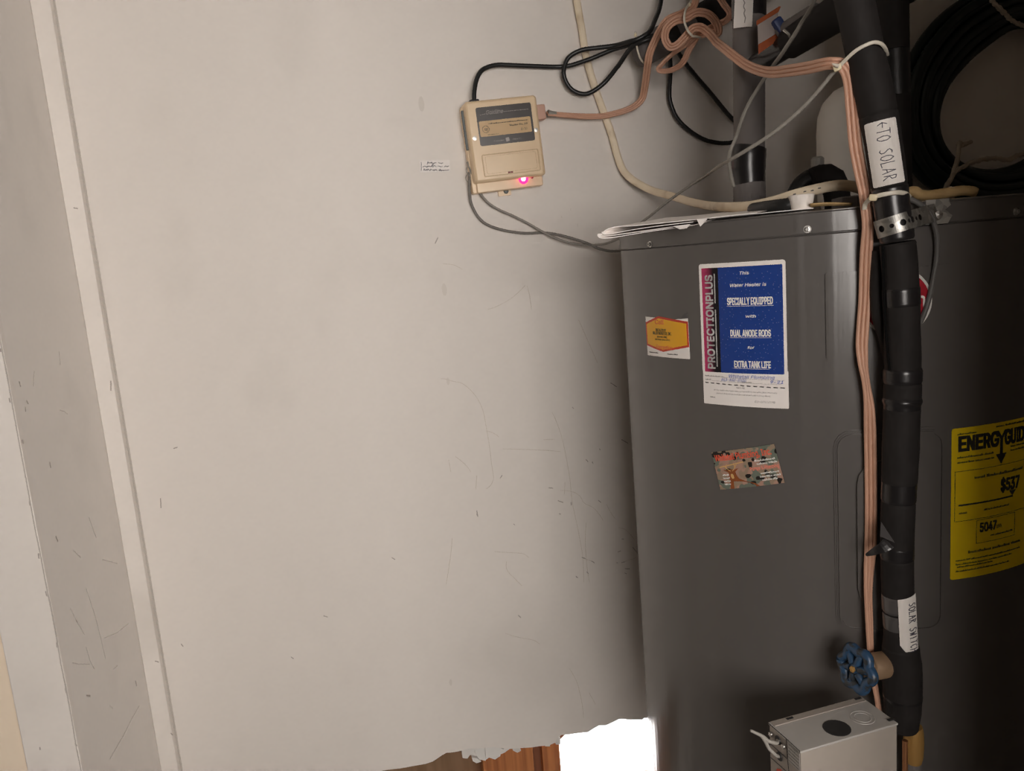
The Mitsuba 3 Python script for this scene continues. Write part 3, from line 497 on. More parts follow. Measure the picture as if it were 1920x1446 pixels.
G = [greek(gx0+.018, gy1-.0065, gx1-gx0-.024, .0021, seed=60, w=w), text('Model No. 30', gx1-.024, gy1-.0135, .0030, .034, True, w=w), text('C-30', gx1-.0145, gy0+.0045, .0042, .0120, w=w), greek(gx0+.014, gy0+.0022, .02, .0012, seed=61, w=w)]
th = np.linspace(0, 2*np.pi, 20); G.append(line([(gx0+.0115+.0062*math.cos(a), (gy0+gy1)/2-.001+.0062*math.sin(a)) for a in th], .0007, w)); G.append(text('UL', gx0+.0115, (gy0+gy1)/2-.0035, .0050, .0066, True, rot=-.5, w=w))
obj(K+'__face_plate__label_print', press(G, cm_), 'm_ink', 'dark print', kind='stuff')
w = D_+.0007; yy = fy1-.0125
S = [line([(fx0+.007, yy-.001), (fx0+.017, yy+.0002)], .0007, w), line([(fx0+.052, yy+.001), (fx1-.006, yy+.001)], .0007, w), text('Goldline', fx0+.034, yy-.0012, .0072, .032, shear=.25, w=w), text('Independent', fcx-.0165, fy0+.0055, .0021, .019, w=w), text('Energy, Inc.', fcx+.0185, fy0+.0055, .0021, .017, w=w), slab(affinity.rotate(rrect(fcx-.0035, fy0+.0035, fcx+.0035, fy0+.0105, .001), 12), w, w+.0002, lambda v: v)]
obj(K+'__face_plate__lettering', press(S, cm_), 'm_silver_print', 'thin silver lettering', kind='stuff')
rp = [bl(*Z1(*p)) for p in ((570, 603), (1000, 552), (1018, 720), (590, 770))]
rx0, rx1, ry0, ry1 = rp[0][0], rp[1][0]-.001, np.mean([rp[2][1], rp[3][1]]), np.mean([rp[0][1], rp[1][1]])
o = rrect(rx0, ry0, rx1, ry1, .003)
obj(K+'__raised_panel', [slab(o.difference(o.buffer(-.0018)), D_-.0005, D_+.0014, cm_), slab(rrect(rx0+.006, ry0+.005, rx1-.006, ry1-.004, .003).difference(rrect(rx0+.0066, ry0+.0056, rx1-.0066, ry1-.0046, .003)), D_-.0005, D_+.0005, cm_)], 'm_ivory_line', 'raised outline on the lower cover with its shading put into the colour')
q = bl(*Z1(790, 733)); obj(K+'__display', [mapped(trimesh.creation.box([.0042, .0036, .0012], transform=trimesh.transformations.translation_matrix([q[0]+d, q[1], D_+.0004])), cm_) for d in (-.0028, .0022)], 'm_display_red', 'tiny dark red display')
q = bl(*Z1(880, 780), .029); ld = trimesh.creation.icosphere(2, .0044); ld.apply_scale([1, 1, .8]); ld.apply_translation([q[0], q[1]-.0012, .0345])
scene[K+'__indicator_light'] = mikit.ply(mapped(ld, cm_), 'm_led_red', smooth=True, emitter={'type': 'area', 'radiance': {'type': 'rgb', 'value': [30.0, 5.0, 9.0]}})
labels[K+'__indicator_light'] = {'label': 'glowing red light'}
halo = lathe([(.0036, .0285), (.0098, .0285), (.0092, .0315), (.0070, .0342), (.0036, .0350)], [q[0]+.0014, q[1]-.0006, 0], [0, 0, 1], 24)  # ring added to glow like camera bloom around the indicator
scene[K+'__bloom_ring'] = mikit.ply(mapped(halo, cm_), 'm_led_red', smooth=30, emitter={'type': 'area', 'radiance': {'type': 'rgb', 'value': [4.2, .04, .42]}})
labels[K+'__bloom_ring'] = {'label': 'red glowing ring added for the bloom around the light'}
q = bl(*Z1(950, 772), .029); obj(K+'__small_lamp', mapped(lathe([(0, .028), (.0024, .028), (.0020, .0305), (0, .031)], [q[0], q[1], 0], [0, 0, 1], 14), cm_), 'm_led_red', 'small unlit red lamp', smooth=30)
for sx, sy in ((520, 478), (980, 415)):
    q = bl(*Z1(sx, sy)); obj(K+'__cover_screw', mapped(lathe([(0, D_-.002), (.0040, D_-.002), (.0038, D_+.0012), (0, D_+.0016)], [q[0], q[1], 0], [0, 0, 1], 16), cm_), 'm_steel', 'small steel screw', smooth=30)
obj(K+'__cover_screw', mapped(lathe([(0, by-.001), (.0022, by-.001), (.0020, by+.0015), (0, by+.002)], [0, 0, .030], [0, 1, 0], 12), lambda v: cm_(v + [bl(*Z1(733, 182))[0], 0, 0])), 'm_vent_dark')
obj(K+'__side_vent', bar([-bx-.0052, by-.083, .0195], [-bx+.001, by-.012, .0255], cm_, .0012), 'm_vent_dark', 'dark slot along the left side')
gq = bl(*Z1(515, 213), .028); obj(K+'__cord_grommet', bar([gq[0]-.009, by-.002, .018], [gq[0]+.009, by+.004, .036], cm_, .002), 'm_tape', 'black cord grommet')
cmw = lambda x, y, z: cm_(np.array([[x, y, z]]))[0]

# ------------------------------------------------------------------ note on the wall
nq = [(ws(wp(*p)), wp(*p)[2]) for p in ((787, 301), (843, 300), (844, 321), (788, 323))]
obj('wall_note', slab(Polygon(nq), .0001, .0004, wall_map), 'm_paper', None)
tag('wall_note', 'tiny white handwritten note stuck on the wall left of the controller', 'note')
nx, ny = nq[0][0], nq[0][1]; L = []
g = np.random.default_rng(3)
for r_, (xs, y_) in enumerate((((14, 22, 35), 306), ((6, 14, 22, 34, 46), 312), ((7, 14, 24, 36), 319))):
    for x_ in xs:
        pts = [(787 + x_ + i*1.4, y_ + g.normal(0, 1.0)) for i in range(7)]; L.append(LineString([fw(p) for p in pts]).buffer(.0005))
L += [LineString([fw(p) for p in ((790, 305), (790, 320))]).buffer(.0005), LineString([fw(p) for p in ((823, 320), (842, 319))]).buffer(.0005)]
obj('wall_note__handwriting', [slab(p, .0004, .0005, wall_map) for p in L], 'm_pen', 'three lines of dark pen', kind='stuff')

# ------------------------------------------------------------------ black power cord
cord = [cmw(gq[0], by-.004, .027), wp(889, 178, .026), wp(892, 155, .022), wp(906, 130, .018), wp(940, 121.5, .014), wp(1000, 124, .012), wp(1055, 125, .014), wp(1100, 113, .030), wp(1150, 93, .050), wp(1186, 82, .075), wp(1215, 70, .095), wp(1260, 62, .075),
        wp(1256, 95, .055), wp(1257, 130, .035), wp(1255, 180, .018), wp(1264, 212, .016), wp(1290, 243, .016), wp(1330, 265, .016), wp(1362, 268.5, .018), wp(1388, 260, .02), wp(1392, 240, .02), wp(1372, 222, .02), wp(1330, 172, .022), wp(1290, 125, .035), wp(1266, 92, .05),
        wp(1245, 70, .085), wp(1215, 74, .102), wp(1186, 88, .085), wp(1158, 125, .050), wp(1130, 158, .030), wp(1100, 176, .022), wp(1072, 168, .020), wp(1057, 140, .022), wp(1066, 108, .034), wp(1100, 92, .045), wp(1150, 86, .062), wp(1188, 76, .09), wp(1215, 62, .098),
        wp(1228, 38, .075), wp(1238, 10, .055), wp(1241, -20, .045), wp(1244, -60, .035) + [0, 0, .12]]
obj('power_cord', tube(cord, .0042, 420, 10), 'm_rubber', 'black round power cord looping from the top of the controller', 'power cord', smooth=True)

# ------------------------------------------------------------------ cream house cable
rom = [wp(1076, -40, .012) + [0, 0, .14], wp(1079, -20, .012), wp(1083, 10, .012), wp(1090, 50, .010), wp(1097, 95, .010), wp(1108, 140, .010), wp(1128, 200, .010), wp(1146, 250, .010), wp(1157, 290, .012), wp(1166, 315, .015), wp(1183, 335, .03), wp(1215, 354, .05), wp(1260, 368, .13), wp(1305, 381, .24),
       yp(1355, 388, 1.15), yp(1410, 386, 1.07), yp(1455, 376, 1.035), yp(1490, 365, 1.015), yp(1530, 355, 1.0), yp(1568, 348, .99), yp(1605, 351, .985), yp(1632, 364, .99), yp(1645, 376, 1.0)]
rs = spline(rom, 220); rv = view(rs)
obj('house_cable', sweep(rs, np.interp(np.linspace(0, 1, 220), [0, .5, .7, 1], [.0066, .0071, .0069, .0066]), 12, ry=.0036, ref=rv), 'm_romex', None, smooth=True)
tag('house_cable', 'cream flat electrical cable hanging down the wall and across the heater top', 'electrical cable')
tt, aa, bb = frames(rs, rv); pk = []
for i in list(range(118, 200, 7)):
    for j in range(3):
        k = i + j*2; o = rs[k] - rv[k]*.0037; e = trimesh.creation.box([.0034, .0016, .0004]); M = np.eye(4); M[:3, 0], M[:3, 1], M[:3, 2], M[:3, 3] = tt[k], aa[k], -rv[k], o + aa[k]*.0012*(-1 if j % 2 else 1)*.4; e.apply_transform(M); pk.append(e)
obj('house_cable__printed_marks', pk, 'm_ink_grey', 'printed markings', kind='stuff')

# ------------------------------------------------------------------ grey sensor wires
wa = [cmw(-bx-.006, -.050, .014), wp(881, 330, .016), wp(880, 350, .012), wp(882, 375, .008), wp(892, 400, .007), wp(908, 418, .006), wp(930, 428, .006), wp(955, 434, .006), wp(985, 437.5, .006), wp(1018, 436.5, .008), wp(1045, 440, .014), wp(1072, 447, .022), wp(1100, 456, .03), wp(1125, 467, .035), wp(1145, 471, .04), wp(1168, 470, .05), wp(1200, 462, .05)]
obj('sensor_wire', tube(wa, .0026, 150, 8), 'm_cable_dark', 'dark grey sensor wire sagging lowest from the controller to the heater', 'wire', smooth=True)
wb = [cmw(-bx-.005, -.030, .016), wp(884, 325, .018), wp(888, 343, .016), wp(900, 362, .012), wp(915, 380, .010), wp(935, 393, .010), wp(960, 404, .010), wp(990, 419, .010), wp(1018, 435, .016), wp(1045, 448, .018), wp(1075, 457, .022), wp(1105, 460, .03), wp(1135, 457, .05), wp(1160, 447, .07), wp(1185, 430, .10), wp(1215, 408, .14), wp(1260, 372, .18), wp(1310, 338, .24), hp(1370, 299, -.01), hp(1440, 256, .012), hp(1500, 207, .02), hp(1545, 158, .03), hp(1566, 133, .034), hp(1580, 130, .036)]
obj('sensor_wire', tube(wb, .0023, 220, 8), 'm_cable_grey', 'pale grey sensor wire rising from the controller to the zip tie on the black pipe', 'wire', smooth=True)
wc = [yp(1548, -60, 1.02) + [0, 0, .10], yp(1535, -25, 1.02), yp(1522, 12, 1.02), yp(1500, 48, 1.02), yp(1472, 92, 1.045), yp(1445, 130, 1.105), yp(1425, 160, 1.125), yp(1404, 195, 1.135), yp(1391, 225, 1.14), yp(1380, 258, 1.15), yp(1369, 285, 1.155), yp(1367, 302, 1.16), yp(1370, 325, 1.165), yp(1376, 350, 1.17)]
obj('sensor_wire', tube(wc, .0027, 120, 8), 'm_cable_grey', 'grey wire slanting down from the top in front of the grey insulated pipe', 'wire', smooth=True)
wd_ = [hp(1690, 368, .012), hp(1706, 373, .014), hp(1726, 384, .013), hp(1742, 400, .011), hp(1752, 422, .009), hp(1757, 450, .007), hp(1756, 485, .006), hp(1750, 520, .006), hp(1743, 555, .006), hp(1734, 585, .006), hp(1725, 605, .008), hp(1712, 622, .01)]
obj('sensor_wire', tube(wd_, .0030, 90, 8), 'm_cable_charcoal', 'charcoal wire looping out right of the perforated strap', 'wire', smooth=True)
for i, (p, lab) in enumerate((((878, 319), 'small wire loop at the lower left edge of the controller, upper one'), ((877, 334), 'small wire loop at the lower left edge of the controller, lower one'))):
    o = wp(*p, .021); a = np.linspace(0, 2*np.pi, 22); pts = [o + .0050*math.cos(t)*TW*.8 + np.array([0, 0, .0058*math.sin(t)]) + NW*.002*math.sin(t) for t in a]
    obj('wire_loop', sweep(pts, .0007, 6), 'm_cable_grey', lab, 'wire loop', smooth=True)

# ------------------------------------------------------------------ insulated pipes
FP = 'insulated_pipe'
PO = .0335
pp = [hp(1592, -40, PO), hp(1606, 20, PO), hp(1622, 100, PO), hp(1640, 180, PO), hp(1655, 260, PO), hp(1665, 330, PO), hp(1673, 395, PO), hp(1682, 450, PO), hp(1688, 520, PO), hp(1691, 600, PO), hp(1692.5, 700, PO), hp(1690, 800, PO), hp(1687, 880, PO), hp(1684, 950, PO), hp(1682, 1020, PO), hp(1683, 1100, PO), hp(1686, 1170, PO), hp(1690, 1240, PO), hp(1692, 1300, PO), hp(1692, 1372, PO)]
ps = spline(pp, 400); pz = [ (EYE[2]) ]
def pidx(py):                                           # sample of the pipe's path at that height
    zz = np.interp(py, [-40, 20, 100, 180, 260, 330, 395, 450, 520, 600, 700, 800, 880, 950, 1020, 1100, 1170, 1240, 1300, 1372], [p[2] for p in pp]); return int(np.argmin(abs(ps[:, 2] - zz)))
def section(y0, y1, r, key, m, label=None, bulge=0.0, wob=0.0, sides=28):
    i, j = pidx(y0), pidx(y1); q = ps[i:j+1]
    if len(q) < 6: q = spline(q if len(q) > 2 else np.vstack([ps[i], (ps[i]+ps[j])/2, ps[j]]), 8)
    k = np.linspace(0, 1, len(q)); rr = np.broadcast_to(r, (len(q),)) if np.isscalar(r) else np.interp(k, np.linspace(0, 1, len(r)), r)
    rr = rr + bulge*np.sin(np.pi*k) + wob*(meshkit.noise(np.stack([q[:, 2]*55, q[:, 0]*9, q[:, 1]*9], 1)) - .5)
    rr = rr.copy(); rr[0] -= .0010; rr[-1] -= .0010
    return obj(FP+'__'+key, sweep(q, rr, sides), m, label, smooth=40)
tag(FP, 'black foam insulated pipe running down the front of the heater', 'pipe')
r0 = .0196
section(-40, 215, r0, 'foam_sleeve', 'm_foam', wob=.001)
section(213, 352, [r0+.0002, r0-.0004, r0-.0008], 'foam_sleeve', 'm_foam', wob=.0008)
section(352, 364, .0190, 'tape_wrap', 'm_tape', 'glossy black tape')
section(362, 452, [.0188, .0186, .0178], 'foam_sleeve', 'm_tape')
section(455, 700, [.0186, .0188, .0190, .0194], 'foam_sleeve', 'm_foam', wob=.0012)
section(538, 575, .0197, 'tape_wrap', 'm_tape', 'glossy black tape')
section(690, 718, .0206, 'tape_wrap', 'm_tape', 'glossy black tape')
section(716, 748, [.0200, .0202], 'foam_sleeve', 'm_foam')
section(745, 768, [.0196, .0206, .0188, .0202], 'tape_wrap', 'm_tape', 'creased black tape', wob=.003)
section(764, 905, [.0198, .0200, .0196, .0190], 'foam_sleeve', 'm_foam', wob=.001)
section(895, 942, .0191, 'tape_wrap', 'm_tape', 'glossy black tape')
section(940, 1030, [.0187, .0182], 'foam_sleeve', 'm_foam', wob=.001)
section(1020, 1048, .0186, 'tape_wrap', 'm_tape', 'glossy black tape')
section(1045, 1125, [.0182, .0178], 'foam_sleeve', 'm_foam')
section(1112, 1146, .0184, 'tape_wrap', 'm_tape_clear', 'shiny clear tape')
section(1148, 1176, .0182, 'tape_wrap', 'm_tape_clear', 'shiny clear tape')
section(1170, 1214, [.0176, .0182, .0205], 'foam_sleeve', 'm_foam')
section(1208, 1366, [.0208, .0222, .0222, .0218, .0210, .0178], 'lower_foam_sleeve', 'm_foam', 'thicker lower sleeve', wob=.0012)
section(1302, 1310, .0222, 'tape_wrap', 'm_tape', 'glossy black tape')
up_dir = (ps[0] - ps[12]) / np.linalg.norm(ps[0] - ps[12])
obj(FP+'__foam_sleeve', sweep(np.array([ps[0] + up_dir*a for a in (.55, .40, .2, -.002)]), r0, 28), 'm_foam', smooth=40)
# slit of the foam and a loose flap of it
def on_pipe(px, py, extra=.0012):
    i = pidx(py); p = ps[i]; v = view(p); q = yp(px, py, p[1]); s = np.cross(v, [0, 0, 1]); s /= np.linalg.norm(s); a = float((q - p) @ s); rr = .0196 + extra
    return p + s*a - np.cross([0, 0, 1], s) * -1 * math.sqrt(max(rr*rr - a*a, 1e-8)) * (1 if np.cross([0, 0, 1], s) @ v < 0 else -1)
sl = [on_pipe(1655, 460), on_pipe(1657, 520), on_pipe(1659, 580), on_pipe(1663, 640), on_pipe(1668, 690)]
obj(FP+'__slit', tube(sl, .0015, 40, 8), 'm_slit', 'dark slit in the foam')
fl = [hp(1646, 470, .018), hp(1644, 530, .018), hp(1648, 590, .018), hp(1660, 650, .018), hp(1668, 705, .022)]
obj(FP+'__loose_flap', tube(fl, [*np.linspace(.0060, .0082, 20), *np.linspace(.0082, .0030, 20)], 40, 10, ry=None), 'm_foam', 'loose lip of the foam', smooth=True)
# tape flap sticking out beside the pink cable
fq = [hp(1667, 1018, .052), hp(1655, 1027, .054), hp(1640, 1034, .050), hp(1624, 1041, .034)]
obj(FP+'__tape_end', sweep(spline(fq, 12), np.linspace(.0075, .0016, 12), 8, ry=.0006, ref=view(spline(fq, 12))), 'm_tape', 'loose black tape end')
tr = [hp(1652, 978, .0515), hp(1650, 1006, .0505), hp(1678, 1018, .0555)]
obj(FP+'__tape_corner', trimesh.Trimesh(np.array(tr + [p + view(p)*.0005 for p in tr]), [[0, 1, 2], [5, 4, 3], [0, 3, 4], [0, 4, 1], [1, 4, 5], [1, 5, 2], [2, 5, 3], [2, 3, 0]], process=False), 'm_tape_clear', 'grey corner of tape')
# labels wrapped on the pipe
def pipe_map(y0, y1, r, skew=0.0):
    i, j = pidx(y0), pidx(y1); a, b = ps[i], ps[j]; ax = (a - b) / np.linalg.norm(a - b); mid = (a + b)/2; v = view(mid); n0 = -(v - (v @ ax)*ax); n0 /= np.linalg.norm(n0); s = np.cross(ax, n0)
    def fn(q):
        th = q[:, 0] / r + skew; rr = r + q[:, 2]; return mid + q[:, 1:2]*ax + (rr*np.sin(th))[:, None]*s + (rr*np.cos(th))[:, None]*n0
    return fn, np.linalg.norm(a - b)
lmap, ll = pipe_map(229, 346, .0200)
hw = .0172
obj(FP+'__label', slab(rrect(-hw, -ll/2, hw, ll/2, .002), .0002, .0007, lambda v: lmap(v), .003), 'm_paper_tag', 'white handwritten label reading TO SOLAR')
rotm = lambda v: np.stack([v[:, 1], -v[:, 0], v[:, 2]], 1)             # reading downwards
L = hand('<TO SOLAR', -ll/2+.003, -.0055, .0125, (ll-.006)/9, .0008, 4)
obj(FP+'__label__handwriting', press(L, lambda v: lmap(rotm(v) + [.001, 0, .0008]), .002), 'm_pen', 'dark pen capitals', kind='stuff')
lmap2, l2 = pipe_map(1108, 1216, .0192, .62)
lab2 = Polygon([(-.0125, -l2/2+.014), (-.003, -l2/2), (.0125, -l2/2+.004), (.0125, l2/2+.002), (-.0125, l2/2-.002)])
obj(FP+'__label', slab(lab2, .0002, .0007, lmap2, .003), 'm_paper_tag', 'white handwritten label reading SOLAR SWITCH')
L = hand('SOLAR SWITCH', -l2/2+.0075, -.005, .0100, (l2-.011)/12, .0009, 9)
obj(FP+'__label__handwriting', press(L, lambda v: lmap2(rotm(v) + [.004, 0, .0008]), .002), 'm_pen', 'dark pen capitals', kind='stuff')

# grey pipe rising from the heater top (left)
GP = 'grey_insulated_pipe'; gy = 1.20
tag(GP, 'grey insulated vertical pipe with a white tag, nearest the wall cables', 'pipe')
def gpath(ys, x0=1404.5): return [yp(x0 + (y-180)*.0045, y, gy) for y in ys]
obj(GP+'__foam_sleeve', tube([gpath([-40])[0] + [0, 0, .5], *gpath([-40, 40, 150, 284])], np.interp(np.linspace(0, 1, 9), [0, .5, 1], [.0232, .0238, .0226]), 9, 32), 'm_foam_grey', smooth=40)
obj(GP+'__taped_sleeve', tube([yp(1405, 276, gy), yp(1403, 290, gy), yp(1402.5, 310, gy), yp(1404, 335, gy), yp(1405, 346, gy)], np.interp(np.linspace(0, 1, 14), [0, .2, .55, .8, 1], [.0250, .0262, .0256, .0242, .0236]), 14, 32), 'm_tape', 'glossy black taped lower sleeve', smooth=40)
obj(GP+'__foam_end', tube([yp(1405, 343, gy), yp(1405, 360, gy), np.r_[yp(1405, 380, gy)[:2], TOP-.002]], .0238, 5, 32), 'm_foam_grey', smooth=40)
obj(GP+'__tape_wrap', tube([yp(1404, -40, gy), yp(1404, 0, gy), yp(1404, 34, gy)], .0247, 6, 32), 'm_tape', 'black tape under the tag', smooth=40)
tm = plane_map(yp(1395, 18, gy-.028), [1, 0, 0], [0, 0, 1])
tp = [(yp(*p, gy-.028)[0]-tm(np.zeros((1, 3)))[0][0], yp(*p, gy-.028)[2]-tm(np.zeros((1, 3)))[0][2]) for p in ((1379, -25), (1414, -25), (1410, 50), (1375.5, 53))]
def tag_bend(v): q = tm(v); q[:, 1] += 10.0*v[:, 0]**2 - .0012; return q
obj(GP+'__tag', slab(Polygon(tp), 0, .0006, tag_bend, .004), 'm_paper_tag', 'white paper tag')
obj(GP+'__tag__handwriting', press([line([(-.001, .012), (.001, .008), (-.0015, .004), (.001, -.001), (-.001, -.006), (.0012, -.012), (-.0005, -.018)], .0012, .0007)], tag_bend), 'm_ink_soft', 'faint pen mark')

# dark pipe behind the front pipe (right)
DP = 'dark_insulated_pipe'; dy = 1.17
tag(DP, 'dark insulated vertical pipe standing behind the front black pipe, left of the hose', 'pipe')
obj(DP+'__foam_sleeve', tube([yp(1672, -40, dy) + [0, 0, .5], yp(1672, -40, dy), yp(1673, 20, dy), yp(1674, 95, dy)], .0220, 7, 28), 'm_foam', smooth=40)
obj(DP+'__taped_sleeve', tube([yp(1678, 90, dy), yp(1680, 180, dy)], .0196, 4, 28), 'm_rubber', 'black taped stretch', smooth=40)
obj(DP+'__lower_sleeve', tube([yp(1682, 175, dy), yp(1684, 270, dy), np.r_[yp(1686, 370, dy)[:2], TOP-.003]], .0180, 6, 28), 'm_foam', smooth=40)
obj(DP+'__tape_wrap', tube([yp(1680, -6, dy), yp(1680, 6, dy)], .0258, 4, 28), 'm_tape', 'black tape', smooth=40)

# slanting foam tube stub near the wall
SP = 'foam_pipe_end'; ax0, ax1 = wp(1203, 98, .060), wp(1420, -22, .062)
tag(SP, 'slanting grey foam pipe end near the wall, carrying the tied cables', 'foam pipe')
k = np.linspace(0, 1, 40); base = ax0 + (ax1-ax0)*k[:, None]
obj(SP+'__foam_sleeve', sweep(np.vstack([ax0 - (ax1-ax0)*.052, ax0 - (ax1-ax0)*.045, ax0 - (ax1-ax0)*.025, base]), np.r_[.004, .018, .0255, np.full(40, .0270)], 30), 'm_foam_grey', smooth=50)
obj(SP+'__tape_wrap', sweep(ax0 + (ax1-ax0)*np.linspace(.17, .27, 8)[:, None], .0278, 30), 'm_rubber', 'black tape', smooth=40)
obj(SP+'__dark_sleeve', sweep(ax0 + (ax1-ax0)*np.linspace(.42, 1.6, 14)[:, None], .0279, 30), 'm_foam', 'darker sleeve', smooth=40)

# slanting valve pipe between the grey pipe and the black pipe
VP = 'slanting_pipe'; v0, v1 = yp(1425, 118, 1.17), yp(1600, 5, 1.00)
tag(VP, 'black slanting pipe with metal clips between the two upright insulated pipes', 'pipe')
vv = v1 - v0
obj(VP+'__sleeve', sweep(v0 + vv*np.linspace(-.05, .62, 12)[:, None], np.linspace(.0150, .0175, 12), 24), 'm_tape', smooth=40)
obj(VP+'__foam_sleeve', sweep(v0 + vv*np.linspace(.36, 1.0, 12)[:, None], np.linspace(.0205, .0235, 12), 24), 'm_foam', smooth=40)
obj(VP+'__valve_body', sweep([yp(1462, 60, 1.12), yp(1500, 38, 1.09), yp(1530, 18, 1.06)], [.0090, .0100, .0090], 16), 'm_foam_grey', 'grey valve body', smooth=40)
obj(VP+'__blue_grip', mapped(rbox([.013, .024, .016], .003), plane_map(yp(1462, 50, 1.115), [.86, -.1, .5], [-.5, 0, .86])), 'm_blue_grip', 'blue plastic grip', smooth=40)
for (a, b) in (((1470, 56), (1482, 70)), ((1552, 12), (1559, 24))):
    obj(VP+'__metal_clip', sweep([yp(*a, 1.075), yp((a[0]+b[0])/2+3, (a[1]+b[1])/2, 1.07), yp(*b, 1.075)], .0022, 10), 'm_steel', 'shiny metal clip', smooth=True)
obj('valve_tag', slab(Polygon([(-.0185, -.012), (.012, .004), (.0095, .030), (-.0185, .016)]), 0, .0008, plane_map(yp(1446, 66, 1.12), [1, 0, 0], [0, 0, 1])), 'm_tag_dull', None)
tag('valve_tag', 'white and orange paper tag hanging at the blue grip right of the grey pipe', 'tag')
obj('valve_tag__orange_border', [slab(Polygon([(-.020, .014), (.0105, .029), (.014, .036), (.011, .036), (-.020, .020)]), .0002, .0012, plane_map(yp(1446, 66, 1.12), [1, 0, 0], [0, 0, 1])), slab(Polygon([(-.0185, -.024), (-.016, -.022), (.015, -.004), (.0125, .004), (-.0185, -.011)]), .0002, .0012, plane_map(yp(1446, 66, 1.12), [1, 0, 0], [0, 0, 1]))], 'm_tag_orange', 'orange border')

# foam elbow on the heater top
obj('pipe_elbow__foam_sleeve', tube([np.r_[yp(1478, 372, 1.16)[:2], TOP-.004], yp(1498, 352, 1.16), yp(1520, 335, 1.16), yp(1545, 328, 1.16)], np.linspace(.011, .015, 16), 16, 20), 'm_rubber', smooth=40)
tag('pipe_elbow', 'black foam wrapped pipe elbow arching over the heater top behind the cream cable', 'pipe elbow')
obj('pipe_elbow__hood', tube([yp(1522, 335, 1.145), yp(1548, 331, 1.145), yp(1562, 340, 1.145), np.r_[yp(1570, 358, 1.145)[:2], TOP-.004]], [.0150, .0170, .0185, .0190, .0185, .0180, .0180, .0180], 8, 22), 'm_foam', 'charcoal hood', smooth=40)
obj('pipe_elbow__nipple', lathe([(0, 0), (.022, 0), (.022, .016), (.012, .018), (0, .018)], np.r_[hp(1592, 372, -.075)[:2], TOP-.002], [0, 0, 1], 8), 'm_foam_grey', 'threaded metal nipple')

# white expansion tank behind
ec = yp(1618, 300, 1.36); er = .074
obj('expansion_tank__shell', lathe([(0, 0), (er*.86, .0), (er, .02), (er, .135), (er*.97, .160), (er*.86, .182), (er*.62, .200), (er*.3, .210), (0, .2125)], np.r_[ec[:2], TOP+.010], [0, 0, 1], 60), 'm_tank_white', smooth=60)
tag('expansion_tank', 'dull white domed expansion tank standing behind the pipes on the heater', 'expansion tank')
obj('expansion_tank__foot', lathe([(0, 0), (.055, 0), (.055, .013), (0, .013)], np.r_[ec[:2], TOP-.002], [0, 0, 1], 40), 'm_foam_grey')
obj('expansion_tank__fitting', lathe([(0, 0), (.010, 0), (.010, .012), (.007, .015), (0, .015)], yp(1533, 312, 1.275), [0, 0, 1], 16), 'm_cable_grey', 'small dull fitting')

# ------------------------------------------------------------------ pink three-wire cable
def ribbon(pts, rolls, n, key, label, cat, pitch=.0046, r=.00245):
    p = spline(pts, n); d = np.linspace(0, 1, n); kn = np.linspace(0, 1, len(rolls)); ro = np.radians(np.interp(d, kn, rolls)); ro = np.convolve(np.pad(ro, 6, mode='edge'), np.ones(13)/13, 'valid')
    t, a, b = frames(p, view(p)); s = a*np.cos(ro)[:, None] + b*np.sin(ro)[:, None]
    for k in (-1, 0, 1): obj(key+'__conductor', sweep(p + s*k*pitch, r, 10), 'm_cable_pink', smooth=True)
    tag(key, label, cat)
pl = bl(*Z1(1062, 292), .028)
pk = [(wp(1026, 213, .026), 70), (wp(1050, 215, .024), 60), (wp(1090, 218, .022), 50), (wp(1125, 218, .022), 50), (wp(1160, 211, .026), 45), (wp(1190, 199, .034), 30), (wp(1206, 180, .042), 0), (wp(1211, 150, .060), 0), (wp(1216, 110, .095), 0), (wp(1232, 68, .110), 10), (wp(1252, 38, .118), 20), (wp(1282, 24, .122), 20), (wp(1302, 8, .120), 0), (wp(1306, -25, .115), 0), (wp(1312, -60, .12) + [0, 0, .10], 0)]
ribbon([p for p, _ in pk], [r for _, r in pk], 240, 'ribbon_cable', 'pinkish three-wire cable from the plug on the controller up to the tied bundle', 'cable')
obj('ribbon_cable__plug', mapped(rbox([.018, .027, .020], .002), lambda v: cm_(v + [bx+.0075, bl(*Z1(1020, 285), .026)[1], .026])), 'm_plug_pink', 'pink plug', smooth=40)
obj('ribbon_cable__strain_relief', sweep([wp(1027, 212, .027), wp(1034, 213.5, .026), wp(1042, 214.5, .025)], [.0062, .0056, .0052], 12), 'm_cable_grey', 'grey strain relief', smooth=40)
